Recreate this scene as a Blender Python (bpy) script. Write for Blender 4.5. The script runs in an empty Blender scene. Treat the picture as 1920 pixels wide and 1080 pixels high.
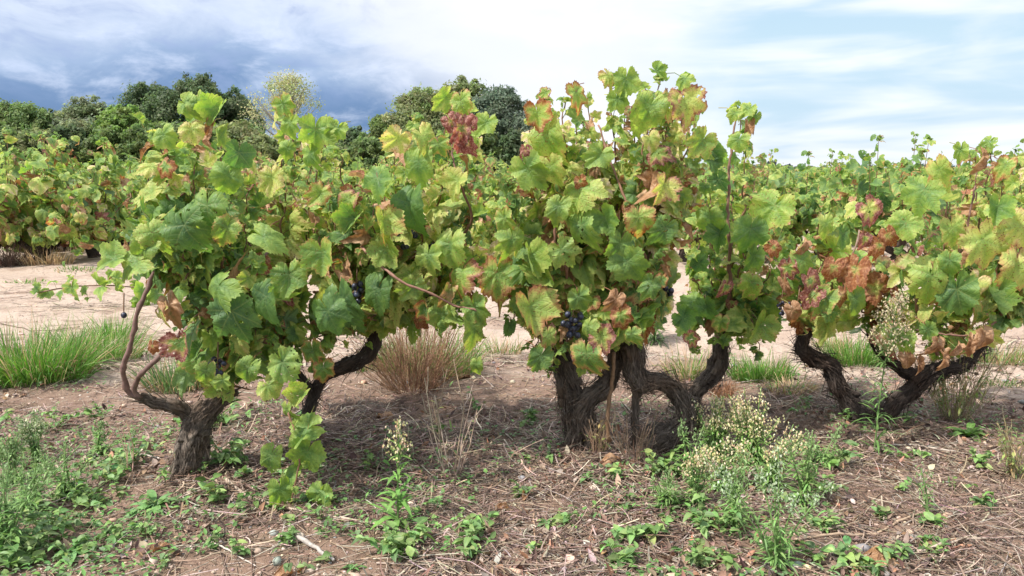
import bpy, math
import numpy as np
R = math.radians
rng = np.random.default_rng(11)
scn = bpy.context.scene

# ------------------------------------------------------------------ camera
CH, PITCH, FPX = 1.0, R(8.23), 1507.0          # eye height, downward tilt, focal length in photo pixels (1920 wide)
cam = bpy.data.cameras.new('camera'); cam.sensor_width = 36; cam.lens = 36 * FPX / 1920
cam.clip_start = 0.05; cam.clip_end = 3000
camo = bpy.data.objects.new('camera', cam); scn.collection.objects.link(camo)
camo.location = (0, 0, CH); camo.rotation_euler = (R(90) - PITCH, 0, 0)
scn.camera = camo

# ------------------------------------------------------------------ world and sun
SUN = np.array([-0.52, -0.32, 0.79]); SUN = SUN / np.linalg.norm(SUN)
scn.view_settings.view_transform = 'Standard'; scn.view_settings.look = 'None'
scn.view_settings.gamma = 1; scn.view_settings.exposure = 0.80
W = bpy.data.worlds.new("World"); scn.world = W; W.use_nodes = True
nt = W.node_tree; nt.nodes.clear()


class NG:
    """small helper to write node graphs"""
    def __init__(s, tree): s.t = tree
    def node(s, typ, ins=None, **props):
        n = s.t.nodes.new(typ)
        for k, v in props.items(): setattr(n, k, v)
        for k, v in (ins or {}).items(): s.put(n.inputs[k], v)
        return n
    def put(s, sock, v):
        if isinstance(v, bpy.types.NodeSocket): s.t.links.new(v, sock)
        else:
            if hasattr(sock.default_value, '__len__') and not hasattr(v, '__len__'): v = (v,) * len(sock.default_value)
            if hasattr(v, '__len__') and len(sock.default_value) == 4 and len(v) == 3: v = tuple(v) + (1,)
            sock.default_value = v
    def m(s, op, a, b=0.0, c=0.0, clamp=False):
        n = s.node('ShaderNodeMath', operation=op, use_clamp=clamp)
        s.put(n.inputs[0], a); s.put(n.inputs[1], b); s.put(n.inputs[2], c)
        return n.outputs[0]
    def vm(s, op, a, b=(0, 0, 0)):
        n = s.node('ShaderNodeVectorMath', operation=op)
        s.put(n.inputs[0], a)
        if op == 'SCALE': s.put(n.inputs[3], b)
        else: s.put(n.inputs[1], b)
        return n.outputs[0]
    def mix(s, f, a, b, mode='MIX'):
        n = s.node('ShaderNodeMix', data_type='RGBA', blend_type=mode)
        s.put(n.inputs[0], f); s.put(n.inputs[6], a); s.put(n.inputs[7], b)
        return n.outputs[2]
    def mr(s, v, a, b, c=0.0, d=1.0, smooth=True):
        n = s.node('ShaderNodeMapRange', interpolation_type='SMOOTHSTEP' if smooth else 'LINEAR')
        for i, x in enumerate((v, a, b, c, d)): s.put(n.inputs[i], x)
        return n.outputs[0]
    def noise(s, vec, scale, detail=3, rough=.55, col=False, dist=0.0):
        n = s.node('ShaderNodeTexNoise', {'Vector': vec, 'Scale': scale, 'Detail': detail, 'Roughness': rough, 'Distortion': dist})
        return n.outputs['Color' if col else 0]
    def ramp(s, f, stops):
        n = s.node('ShaderNodeValToRGB'); s.put(n.inputs[0], f); e = n.color_ramp.elements
        while len(e) < len(stops): e.new(.5)
        for i, (p, c) in enumerate(stops): e[i].position = p; e[i].color = tuple(c) + (1,)
        return n.outputs[0]
    def sep(s, v):
        n = s.node('ShaderNodeSeparateXYZ', {0: v}); return n.outputs[0], n.outputs[1], n.outputs[2]
    def comb(s, x, y, z):
        n = s.node('ShaderNodeCombineXYZ', {0: x, 1: y, 2: z}); return n.outputs[0]


g = NG(nt)
sky = g.node('ShaderNodeTexSky', sky_type='NISHITA', sun_disc=False)
sky.sun_elevation = math.asin(SUN[2]); sky.sun_rotation = math.atan2(SUN[0], SUN[1])
sky.air_density = 1.0; sky.dust_density = 1.5; sky.ozone_density = 1.2
tc = g.node('ShaderNodeTexCoord').outputs['Generated']
x_, y_, z_ = g.sep(tc)
az = g.m('MULTIPLY', g.m('ARCTAN2', x_, y_), 180 / math.pi)              # 0 ahead, negative to the left
el = g.m('MULTIPLY', g.m('ARCSINE', z_), 180 / math.pi)
cv = g.comb(g.m('MULTIPLY', az, .060), g.m('MULTIPLY', el, .125), g.m('MULTIPLY', y_, .6))
n1 = g.noise(cv, 1.6, 6, .55, dist=.25)
n2 = g.noise(g.vm('ADD', cv, (7.3, 2.1, 0)), 3.2, 6, .6, dist=.4)
cs = g.comb(g.m('MULTIPLY', az, .045), g.m('MULTIPLY', el, .27), 3.7)
n3 = g.noise(cs, 1.5, 4, .5, dist=.3)
# storm cloud bank on the left, thinning upwards
elw = g.m('ADD', g.m('ADD', el, -.9), g.m('MULTIPLY', g.m('SUBTRACT', n1, .5), 8.5))
bank = g.ramp(g.mr(elw, -1, 12, 0, 1, False), [(0, (.080, .165, .32)), (.22, (.075, .145, .285)), (.42, (.115, .19, .34)),
                                               (.56, (.23, .31, .46)), (.74, (.40, .46, .58)), (1, (.54, .58, .64))])
bank = g.mix(g.mr(n2, .46, .70, 0, .5), bank, (.56, .61, .74))
bank = g.mix(g.m('MULTIPLY', g.mr(n2, .50, .33, 0, .55), g.mr(el, 3.5, 7, 0, 1)), bank, (.22, .28, .46))
# pale blue sky with streaks of white cloud on the right
right = g.ramp(g.mr(el, 0, 12, 0, 1, False), [(0, (.29, .41, .535)), (.3, (.32, .445, .55)), (.7, (.33, .46, .55)), (1, (.29, .43, .55))])
right = g.mix(g.mr(n3, .34, .64, .1, .95), right, (.62, .64, .67))
white = g.mix(g.mr(n1, .35, .65, 0, .5), (.66, .66, .68), (.48, .515, .58))
azn = g.m('ADD', az, g.m('MULTIPLY', g.m('SUBTRACT', n1, .5), 16))
azn2 = g.m('ADD', azn, g.m('MULTIPLY', el, .9))
c = g.mix(g.mr(azn2, -7, 8), bank, white)
c = g.mix(g.m('MULTIPLY', g.mr(az, 6, 17), g.mr(n1, .22, .42, .6, 1)), c, right)
# overhead and behind the viewer: broken cloud
bc = g.mix(g.mr(n3, .4, .62), (.50, .60, .76), (1.10, 1.10, 1.10))
c = g.mix(g.mr(el, 14, 30), c, bc)
cc = g.mix(1.0, c, (10, 10, 10), 'MULTIPLY')
cc = g.mix(.92, sky.outputs[0], cc)
cc = g.mix(g.mr(el, -1, -3), cc, (2.2, 1.9, 1.6))
bg = g.node('ShaderNodeBackground', {0: cc, 1: 0.1})
out = g.node('ShaderNodeOutputWorld', {0: bg.outputs[0]})

sl = bpy.data.lights.new('sun', 'SUN'); sl.energy = 3.9; sl.angle = R(2.0); sl.color = (1.0, .95, .86)
so = bpy.data.objects.new('sun', sl); scn.collection.objects.link(so)
from mathutils import Vector
so.rotation_euler = Vector(SUN).to_track_quat('Z', 'Y').to_euler()
so.location = (-20, -5, 30)
cy = scn.cycles
cy.use_denoising = True; cy.max_bounces = 7; cy.diffuse_bounces = 3; cy.glossy_bounces = 2
cy.transmission_bounces = 4; cy.transparent_max_bounces = 6; cy.sample_clamp_indirect = 6

# ------------------------------------------------------------------ placing helpers
def P(px, py, Y):
    """the point seen at photo pixel px, py, at distance Y along the ground"""
    dx, dy = (px - 960) / FPX, (540 - py) / FPX
    d = np.array([dx, math.cos(PITCH) + dy * math.sin(PITCH), -math.sin(PITCH) + dy * math.cos(PITCH)])
    return np.array([0, 0, CH]) + d * (Y / d[1])
def G(px, py):
    dx, dy = (px - 960) / FPX, (540 - py) / FPX
    d = np.array([dx, math.cos(PITCH) + dy * math.sin(PITCH), -math.sin(PITCH) + dy * math.cos(PITCH)])
    p = np.array([0, 0, CH]) + d * (CH / -d[2])
    p[2] = H(p[0], p[1]); return p
def vnoise(x, y, seed=0):
    xi, yi = np.floor(x).astype(np.int64), np.floor(y).astype(np.int64)
    fx, fy = x - xi, y - yi
    fx = fx * fx * (3 - 2 * fx); fy = fy * fy * (3 - 2 * fy)
    def h(a, b):
        v = (a * 374761393 + b * 668265263 + seed * 1442695) & 0x7fffffff
        v = ((v ^ (v >> 13)) * 1274126177) & 0x7fffffff
        return ((v ^ (v >> 16)) & 0xffff) / 65535.0
    a, b, c_, d = h(xi, yi), h(xi + 1, yi), h(xi, yi + 1), h(xi + 1, yi + 1)
    return (a * (1 - fx) + b * fx) * (1 - fy) + (c_ * (1 - fx) + d * fx) * fy
MOUNDS = [(-1.06, 2.56, .02, .20), (-.73, 2.91, .015, .14), (.26, 2.80, .015, .22), (.50, 2.77, .015, .24), (.75, 3.33, .015, .18), (1.37, 3.13, .02, .24)]
def H(x, y):
    x = np.asarray(x, float); y = np.asarray(y, float)
    near = np.clip(1 - (y - 8) / 10, 0, 1) * (np.abs(x) < 12)
    h = (vnoise(x * 1.3, y * 1.3, 1) - .5) * .05 + (vnoise(x * 5, y * 5, 2) - .5) * .026 * near \
        + (vnoise(x * 14, y * 14, 3) - .5) * .014 * near + (vnoise(x * 33, y * 33, 4) - .5) * .006 * near
    for mx, my, mh, mr in MOUNDS: h = h + mh * np.exp(-((x - mx) ** 2 + (y - my) ** 2) / mr ** 2)
    lane = np.clip((y - 3.7) / .6, 0, 1) * np.clip((8.6 - y) / .8, 0, 1)
    h = h + lane * .022 * np.sin((y + .5 * vnoise(x * .5, y * .2, 12)) * 10.5) * (.4 + vnoise(x * .8, y * .8, 13)) + lane * .03 * (vnoise(x * 9, y * 9, 14) - .5) * vnoise(x * 1.1, y * 1.1, 15)
    return h
def unit(v):
    v = np.asarray(v, float); return v / np.maximum(np.linalg.norm(v, axis=-1, keepdims=True), 1e-9)

# ------------------------------------------------------------------ mesh helpers
class MB:
    def __init__(s): s.v = []; s.f = {3: [], 4: []}; s.fm = {3: [], 4: []}; s.c = []; s.l = []; s.n = 0
    def add(s, v, tris=None, quads=None, col=None, luv=None, mat=0):
        v = np.asarray(v, np.float32).reshape(-1, 3); k = len(v)
        if k == 0: return
        for w, f in ((3, tris), (4, quads)):
            if f is not None and len(f):
                f = np.asarray(f, np.int32).reshape(-1, w) + s.n
                s.f[w].append(f); s.fm[w].append(np.full(len(f), mat, np.int32))
        c = np.ones((k, 4), np.float32) if col is None else np.broadcast_to(np.asarray(col, np.float32), (k, 4))
        l = np.zeros((k, 3), np.float32) if luv is None else np.asarray(luv, np.float32).reshape(k, 3)
        s.v.append(v); s.c.append(c); s.l.append(l); s.n += k
    def mesh(s, name, mats, smooth=True):
        me = bpy.data.meshes.new(name)
        v = np.concatenate(s.v); me.vertices.add(len(v)); me.vertices.foreach_set('co', v.ravel())
        loops = []; starts = []; tot = 0; mi = []
        for w in (3, 4):
            for f, m_ in zip(s.f[w], s.fm[w]):
                loops.append(f.ravel()); starts.append(np.arange(len(f), dtype=np.int32) * w + tot); tot += f.size; mi.append(m_)
        lo = np.concatenate(loops); st = np.concatenate(starts)
        me.loops.add(len(lo)); me.loops.foreach_set('vertex_index', lo)
        me.polygons.add(len(st)); me.polygons.foreach_set('loop_start', st)
        me.polygons.foreach_set('material_index', np.concatenate(mi))
        me.update(calc_edges=True)
        if smooth: me.polygons.foreach_set('use_smooth', np.ones(len(st), bool))
        a = me.attributes.new('col', 'FLOAT_COLOR', 'POINT'); a.data.foreach_set('color', np.concatenate(s.c).astype(np.float32).ravel())
        a = me.attributes.new('luv', 'FLOAT_VECTOR', 'POINT'); a.data.foreach_set('vector', np.concatenate(s.l).astype(np.float32).ravel())
        for m_ in (mats if isinstance(mats, (list, tuple)) else [mats]): me.materials.append(m_)
        return me
    def build(s, name, mats, parent=None, smooth=True, loc=None):
        """loc: world position of the thing's base; the geometry was written in world coordinates"""
        if loc is None and parent is not None: loc = np.array(parent.location)
        if loc is not None: s.v = [v - np.asarray(loc, np.float32) for v in s.v]
        o = bpy.data.objects.new(name, s.mesh(name, mats, smooth)); scn.collection.objects.link(o)
        if parent is not None: o.parent = parent
        elif loc is not None: o.location = loc
        return o
def tag(o, label=None, cat=None, group=None, kind=None):
    if label: o['label'] = label
    if cat: o['category'] = cat
    if group: o['group'] = group
    if kind: o['kind'] = kind
    return o
def thing(name, loc, label, cat, group=None):
    o = bpy.data.objects.new(name, None); o.empty_display_size = .1; scn.collection.objects.link(o)
    o.location = [float(q) for q in loc]; return tag(o, label, cat, group)
def spline(pts, step):
    """Catmull-Rom through rows of pts (position and any further columns), resampled about every step"""
    p = np.asarray(pts, float)
    if len(p) == 2:
        n = max(2, int(np.linalg.norm(p[1, :3] - p[0, :3]) / step) + 1); t = np.linspace(0, 1, n)[:, None]
        return p[0] * (1 - t) + p[1] * t
    q = np.vstack([2 * p[0] - p[1], p, 2 * p[-1] - p[-2]]); o = []
    for i in range(1, len(q) - 2):
        n = max(2, int(np.linalg.norm(q[i + 1, :3] - q[i, :3]) / step) + 1); t = np.linspace(0, 1, n, endpoint=False)[:, None]
        a, b, c_, d = q[i - 1], q[i], q[i + 1], q[i + 2]
        o.append(.5 * ((2 * b) + (c_ - a) * t + (2 * a - 5 * b + 4 * c_ - d) * t ** 2 + (3 * b - a - 3 * c_ + d) * t ** 3))
    o.append(q[-2][None]); return np.vstack(o)
def frames(pts):
    t = np.gradient(pts, axis=0); t = unit(t)
    u = np.zeros_like(t); a = np.array([0, 0, 1.0]) if abs(t[0][2]) < .8 else np.array([1.0, 0, 0])
    u[0] = unit(a - t[0] * np.dot(a, t[0]))
    for i in range(1, len(t)): u[i] = unit(u[i - 1] - t[i] * np.dot(u[i - 1], t[i]))
    return t, u, np.cross(t, u)
def ringfaces(n, k):
    i = np.arange(n - 1)[:, None] * k; j = np.arange(k)[None]; j2 = (j + 1) % k
    return np.stack([i + j, i + j2, i + k + j2, i + k + j], -1).reshape(-1, 4)
def tube(mb, pts, rad, segs=6, col=(1, 1, 1, 1), mat=0, disp=None, cap=True):
    pts = np.asarray(pts, float); n = len(pts); rad = np.broadcast_to(np.asarray(rad, float), (n,))
    t, u, w = frames(pts); a = np.linspace(0, 2 * math.pi, segs, endpoint=False)
    L = np.concatenate([[0], np.cumsum(np.linalg.norm(np.diff(pts, axis=0), axis=1))])
    rr = rad[:, None] * (np.ones((n, segs)) if disp is None else disp(a[None, :], L[:, None]))
    v = pts[:, None] + rr[..., None] * (np.cos(a)[None, :, None] * u[:, None] + np.sin(a)[None, :, None] * w[:, None])
    luv = np.stack([np.cos(a)[None] * rad[:, None], np.sin(a)[None] * rad[:, None], np.repeat(L[:, None], segs, 1)], -1)
    q = ringfaces(n, segs)
    v = v.reshape(-1, 3); luv = luv.reshape(-1, 3); tr = []
    if cap:
        v = np.vstack([v, pts[0] - t[0] * rad[0] * .3, pts[-1] + t[-1] * rad[-1] * .35]); luv = np.vstack([luv, [0, 0, 0], [0, 0, L[-1]]])
        j = np.arange(segs); k = n * segs
        tr = np.vstack([np.stack([(j + 1) % segs, j, np.full(segs, k)], -1), np.stack([k - segs + j, k - segs + (j + 1) % segs, np.full(segs, k + 1)], -1)])
    mb.add(v, tris=tr, quads=q, col=col, luv=luv, mat=mat)
def sticks(mb, A, B, r, col, mat=0, sag=0.0, r2=None):
    """many thin three-sided stalks at once, bent in the middle"""
    A = np.asarray(A, float).reshape(-1, 3); B = np.asarray(B, float).reshape(-1, 3); n = len(A)
    if n == 0: return
    r = np.broadcast_to(np.asarray(r, float), (n,)); r2 = r * .7 if r2 is None else np.broadcast_to(np.asarray(r2, float), (n,))
    d = unit(B - A); ref = np.where(np.abs(d[:, 2:3]) < .8, [[0, 0, 1.0]], [[1.0, 0, 0]])
    u = unit(np.cross(d, ref)); w = np.cross(d, u)
    M = (A + B) / 2; sg = np.asarray(sag)
    M = M + (sg.reshape(-1, 3) if sg.ndim > 1 else np.array([0, 0, 1.0]) * float(sg) * np.linalg.norm(B - A, axis=1, keepdims=True))
    v = []
    for c_, rad in ((A, r), (M, (r + r2) / 2), (B, r2)):
        for k in range(3):
            a = k * 2.0944; v.append(c_ + rad[:, None] * (math.cos(a) * u + math.sin(a) * w))
    v = np.stack(v, 1); f0 = ringfaces(3, 3)
    f = (f0[None] + (np.arange(n) * 9)[:, None, None]).reshape(-1, 4)
    c4 = np.asarray(col, float); c4 = np.repeat(np.broadcast_to(c4, (n, 4)), 9, 0)
    mb.add(v.reshape(-1, 3), quads=f, col=c4, mat=mat)
def strips(mb, A, D, L, Wd, col, segs=4, droop=.3, fold=.0, prof='blade', curl=None, mat=0, side=None, twist=0.0):
    """many long leaves / blades / straws at once"""
    A = np.asarray(A, float).reshape(-1, 3); n = len(A)
    if n == 0: return
    D = unit(np.broadcast_to(D, (n, 3))); L = np.broadcast_to(L, (n,)).astype(float); Wd = np.broadcast_to(Wd, (n,)).astype(float)
    droop = np.broadcast_to(droop, (n,)); t = np.linspace(0, 1, segs + 1)
    if side is None:
        side = np.cross(D, [0, 0, 1.0]); bad = np.linalg.norm(side, axis=1) < .2
        side[bad] = rng.normal(size=(bad.sum(), 3)); side = side + rng.normal(size=(n, 3)) * twist
    side = unit(side - D * np.sum(side * D, 1, keepdims=True)); nrm = np.cross(side, D)
    if prof == 'blade': w = np.minimum(1, 1.15 * (1 - t) ** .6) * (.55 + .45 * np.minimum(1, t * 4))
    elif prof == 'ovate': w = np.sin(np.pi * np.clip(t, 0, 1) ** .75) ** .8 + .04
    elif prof == 'lance': w = np.sin(np.pi * t ** 1.25) ** .9 * .95 + .08
    else: w = np.ones_like(t) * 1.0
    pos = A[:, None] + D[:, None] * (L[:, None] * t)[..., None]
    pos[..., 2] -= (droop * L)[:, None] * t[None] ** 2
    if curl is not None: pos = pos + curl[:, None, :] * (t[None, :, None] ** 2) * L[:, None, None]
    hw = (Wd[:, None] * w[None] / 2)[..., None]
    up = nrm[:, None] * (Wd[:, None] * w[None] * fold)[..., None]
    v = np.stack([pos - side[:, None] * hw + up, pos, pos + side[:, None] * hw + up], 2)
    S = segs + 1; i = np.arange(segs)[:, None] * 3; j = np.arange(2)[None]
    f0 = np.stack([i + j, i + j + 1, i + 3 + j + 1, i + 3 + j], -1).reshape(-1, 4)
    f = (f0[None] + (np.arange(n) * S * 3)[:, None, None]).reshape(-1, 4)
    c4 = np.repeat(np.broadcast_to(np.asarray(col, float), (n, 4)), S * 3, 0)
    luv = np.stack(np.broadcast_arrays(np.array([-1, 0, 1.0])[None, :], t[:, None], np.zeros((S, 3))), -1)
    mb.add(v.reshape(-1, 3), quads=f, col=c4, luv=np.tile(luv.reshape(-1, 3), (n, 1)), mat=mat)
def rcol(base, n, var=.15, g=rng):
    """n colours scattered round one or several base colours"""
    b = np.atleast_2d(np.asarray(base, float)); c_ = b[g.integers(0, len(b), n)]
    c_ = c_ * (1 + g.normal(size=(n, 1)) * var) * (1 + g.normal(size=(n, 3)) * var * .35)
    return np.hstack([np.clip(c_, .004, .95), g.random((n, 1))])

# ------------------------------------------------------------------ materials
def newmat(name):
    m_ = bpy.data.materials.new(name); m_.use_nodes = True; m_.node_tree.nodes.clear(); return m_, NG(m_.node_tree)
def attr(g, name): return g.node('ShaderNodeAttribute', attribute_name=name)
def finish(g, bsdf): g.node('ShaderNodeOutputMaterial', {0: bsdf})

def vine_leaf_material(name):
    m_, g = newmat(name)
    a = attr(g, 'col'); luv = attr(g, 'luv').outputs['Vector']
    age, red, dry = g.sep(a.outputs['Color']); rnd = a.outputs['Alpha']
    lx, ly, ls = g.sep(luv); ax = g.m('ABSOLUTE', lx)
    off = g.m('MULTIPLY', rnd, 61.0)
    vec = g.vm('ADD', g.comb(lx, ly, 0), g.comb(off, off, off))
    nb = g.noise(vec, 3.2, 3, .6); nf = g.noise(vec, 15, 3, .65); ns = g.noise(vec, 30, 1, .5)
    # three pairs of main veins fanning from the stalk
    dm = None
    for deg in (0, 50, 105):
        s_, c_ = math.sin(R(deg)), math.cos(R(deg))
        cr = g.m('ABSOLUTE', g.m('SUBTRACT', g.m('MULTIPLY', ax, c_), g.m('MULTIPLY', ly, s_)))
        dt = g.m('ADD', g.m('MULTIPLY', ax, s_), g.m('MULTIPLY', ly, c_))
        cr = g.m('ADD', cr, g.m('MULTIPLY', g.m('LESS_THAN', dt, 0.0), 5))
        dm = cr if dm is None else g.m('MINIMUM', dm, cr)
    vein = g.mr(dm, .022, .004)
    along = g.m('SUBTRACT', g.m('SQRT', g.m('ADD', g.m('MULTIPLY', lx, lx), g.m('MULTIPLY', ly, ly))), g.m('MULTIPLY', dm, .8))
    sec = g.m('SINE', g.m('ADD', g.m('MULTIPLY', along, 62), g.m('MULTIPLY', nb, 4)))
    sec = g.mr(sec, .62, 1.0)
    near_vein = g.mr(dm, .16, .0)
    t = g.m('ADD', age, g.m('MULTIPLY', g.m('SUBTRACT', nb, .5), .55))
    t = g.m('ADD', t, g.m('MULTIPLY', g.m('SUBTRACT', nf, .5), .30))
    t = g.m('ADD', t, g.m('MULTIPLY', g.m('SUBTRACT', ls, .55), .22))
    t = g.m('SUBTRACT', t, g.m('MULTIPLY', g.m('MULTIPLY', near_vein, age), .26), clamp=True)
    colr = g.ramp(t, [(0, (.070, .145, .055)), (.22, (.140, .252, .068)), (.42, (.268, .388, .090)), (.60, (.43, .50, .14)),
                      (.76, (.54, .54, .17)), (.90, (.70, .60, .30)), (1, (.74, .60, .44))])
    colr = g.mix(g.m('MULTIPLY', vein, g.mr(rnd, 0, 1, .08, .26)), colr, (.36, .42, .15))
    colr = g.mix(g.m('MULTIPLY', sec, .16), colr, (.26, .34, .12))
    # reddening and scorching that starts at the rim
    e = g.m('ADD', g.m('MULTIPLY', red, 1.45), g.m('MULTIPLY', g.m('SUBTRACT', nf, .5), .9))
    e = g.m('ADD', e, g.m('MULTIPLY', g.m('SUBTRACT', nb, .5), .6))
    e = g.m('SUBTRACT', e, g.m('MULTIPLY', g.m('SUBTRACT', 1.0, ls), 1.15))
    e = g.m('SUBTRACT', e, g.m('MULTIPLY', near_vein, .25))
    rc = g.ramp(nf, [(.3, (.15, .040, .028)), (.5, (.33, .12, .06)), (.68, (.55, .32, .18))])
    rc = g.mix(g.mr(rnd, .55, .85), rc, g.ramp(nf, [(.32, (.10, .022, .028)), (.52, (.30, .10, .10)), (.70, (.60, .40, .33))]))
    colr = g.mix(g.mr(e, .10, .46, 0, .85), colr, g.mix(.3, (.62, .46, .17), rc))
    colr = g.mix(g.mr(e, .34, .66, 0, .92), colr, rc)
    # pinprick spots on ageing leaves
    sp = g.m('MULTIPLY', g.mr(ns, .62, .70), g.mr(g.m('ADD', age, red), .2, .75, 0, .8))
    colr = g.mix(sp, colr, (.20, .075, .03))
    dc = g.ramp(nb, [(.3, (.20, .10, .05)), (.5, (.38, .21, .11)), (.7, (.55, .36, .22))])
    dd = g.m('ADD', dry, g.m('MULTIPLY', g.m('SUBTRACT', nb, .5), .5))
    colr = g.mix(g.mr(dd, .38, .62), colr, dc)
    geo = g.node('ShaderNodeNewGeometry')
    back = g.m('MULTIPLY', geo.outputs['Backfacing'], g.mr(dd, .6, .35, 0, .42))
    under = g.mix(.5, g.mix(.45, colr, (.30, .37, .25)), (.22, .30, .17))
    colr = g.mix(back, colr, under)
    hsv = g.node('ShaderNodeHueSaturation', {'Hue': .499, 'Saturation': 1.2, 'Value': 1.6, 'Color': colr}).outputs[0]
    hgt = g.m('ADD', g.m('MULTIPLY', dm, 1.0), g.m('MULTIPLY', nf, .12))
    hgt = g.m('SUBTRACT', g.m('MINIMUM', g.m('MULTIPLY', hgt, 3), 1.0), g.m('MULTIPLY', sec, .22))
    bump = g.node('ShaderNodeBump', {'Strength': .55, 'Distance': .012, 'Height': hgt})
    p = g.node('ShaderNodeBsdfPrincipled', {'Base Color': colr, 'Roughness': g.mr(nf, .3, .7, .42, .62), 'Specular IOR Level': .42, 'Normal': bump.outputs[0]})
    tr = g.node('ShaderNodeBsdfTranslucent', {'Color': hsv, 'Normal': bump.outputs[0]})
    mx = g.node('ShaderNodeMixShader', {0: g.mr(dd, .4, .7, .42, .25), 1: p.outputs[0], 2: tr.outputs[0]})
    nh = g.noise(g.vm('ADD', vec, (3.1, 7.7, 0)), 7.5, 2, .5)
    hole = g.m('MULTIPLY', g.m('GREATER_THAN', nh, g.mr(rnd, .3, 1, .80, .655)), g.m('GREATER_THAN', ls, .12))
    tp = g.node('ShaderNodeBsdfTransparent')
    mh = g.node('ShaderNodeMixShader', {0: hole, 1: mx.outputs[0], 2: tp.outputs[0]})
    finish(g, mh.outputs[0]); return m_

def tint_material(name, rough=.6, transl=0.0, scale=20, amt=.3, spec=.35, veins=False, bump=0.0):
    """colour comes from the plant's own pigment attribute, broken up by noise"""
    m_, g = newmat(name); a = attr(g, 'col'); geo = g.node('ShaderNodeNewGeometry')
    tcx = g.node('ShaderNodeTexCoord').outputs['Object']
    n = g.noise(tcx, scale, 3, .6)
    colr = g.mix(1.0, a.outputs['Color'], g.ramp(n, [(.25, (1 - amt,) * 3), (.75, (1 + amt,) * 3)]), 'MULTIPLY')
    if veins:
        lx, ly, lz = g.sep(attr(g, 'luv').outputs['Vector'])
        colr = g.mix(g.m('MULTIPLY', g.mr(g.m('ABSOLUTE', lx), .22, .04), .35), colr, (.28, .38, .16))
    ins = {'Base Color': colr, 'Roughness': rough, 'Specular IOR Level': spec}
    if bump: ins['Normal'] = g.node('ShaderNodeBump', {'Strength': .6, 'Distance': bump, 'Height': n}).outputs[0]
    p = g.node('ShaderNodeBsdfPrincipled', ins); o = p.outputs[0]
    if transl:
        hs = g.node('ShaderNodeHueSaturation', {'Saturation': 1.15, 'Value': 1.35, 'Color': colr}).outputs[0]
        tr = g.node('ShaderNodeBsdfTranslucent', {'Color': hs})
        o = g.node('ShaderNodeMixShader', {0: transl, 1: o, 2: tr.outputs[0]}).outputs[0]
    finish(g, o); return m_

def bark_material(name, dark, light, warm):
    m_, g = newmat(name); luv = attr(g, 'luv').outputs['Vector']
    sv = g.vm('MULTIPLY', luv, (1, 1, .16))
    f1 = g.noise(sv, 150, 4, .65, dist=.6); f2 = g.noise(sv, 45, 4, .6, dist=.8)
    tcx = g.node('ShaderNodeTexCoord').outputs['Object']
    b = g.noise(tcx, 9, 3, .6)
    t = g.m('ADD', g.m('MULTIPLY', f1, .55), g.m('MULTIPLY', f2, .45))
    c_ = g.ramp(t, [(.34, dark), (.52, tuple((x + y) / 2 for x, y in zip(dark, light))), (.68, light)])
    c_ = g.mix(g.mr(b, .42, .7, 0, .7), c_, g.mix(1.0, c_, warm, 'MULTIPLY'))
    li = g.mr(g.noise(tcx, 26, 3, .7), .66, .72, 0, .5)
    c_ = g.mix(li, c_, (.33, .32, .28))
    bump = g.node('ShaderNodeBump', {'Strength': 1.0, 'Distance': .014, 'Height': t})
    p = g.node('ShaderNodeBsdfPrincipled', {'Base Color': c_, 'Roughness': .9, 'Specular IOR Level': .2, 'Normal': bump.outputs[0]})
    finish(g, p.outputs[0]); return m_

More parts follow.
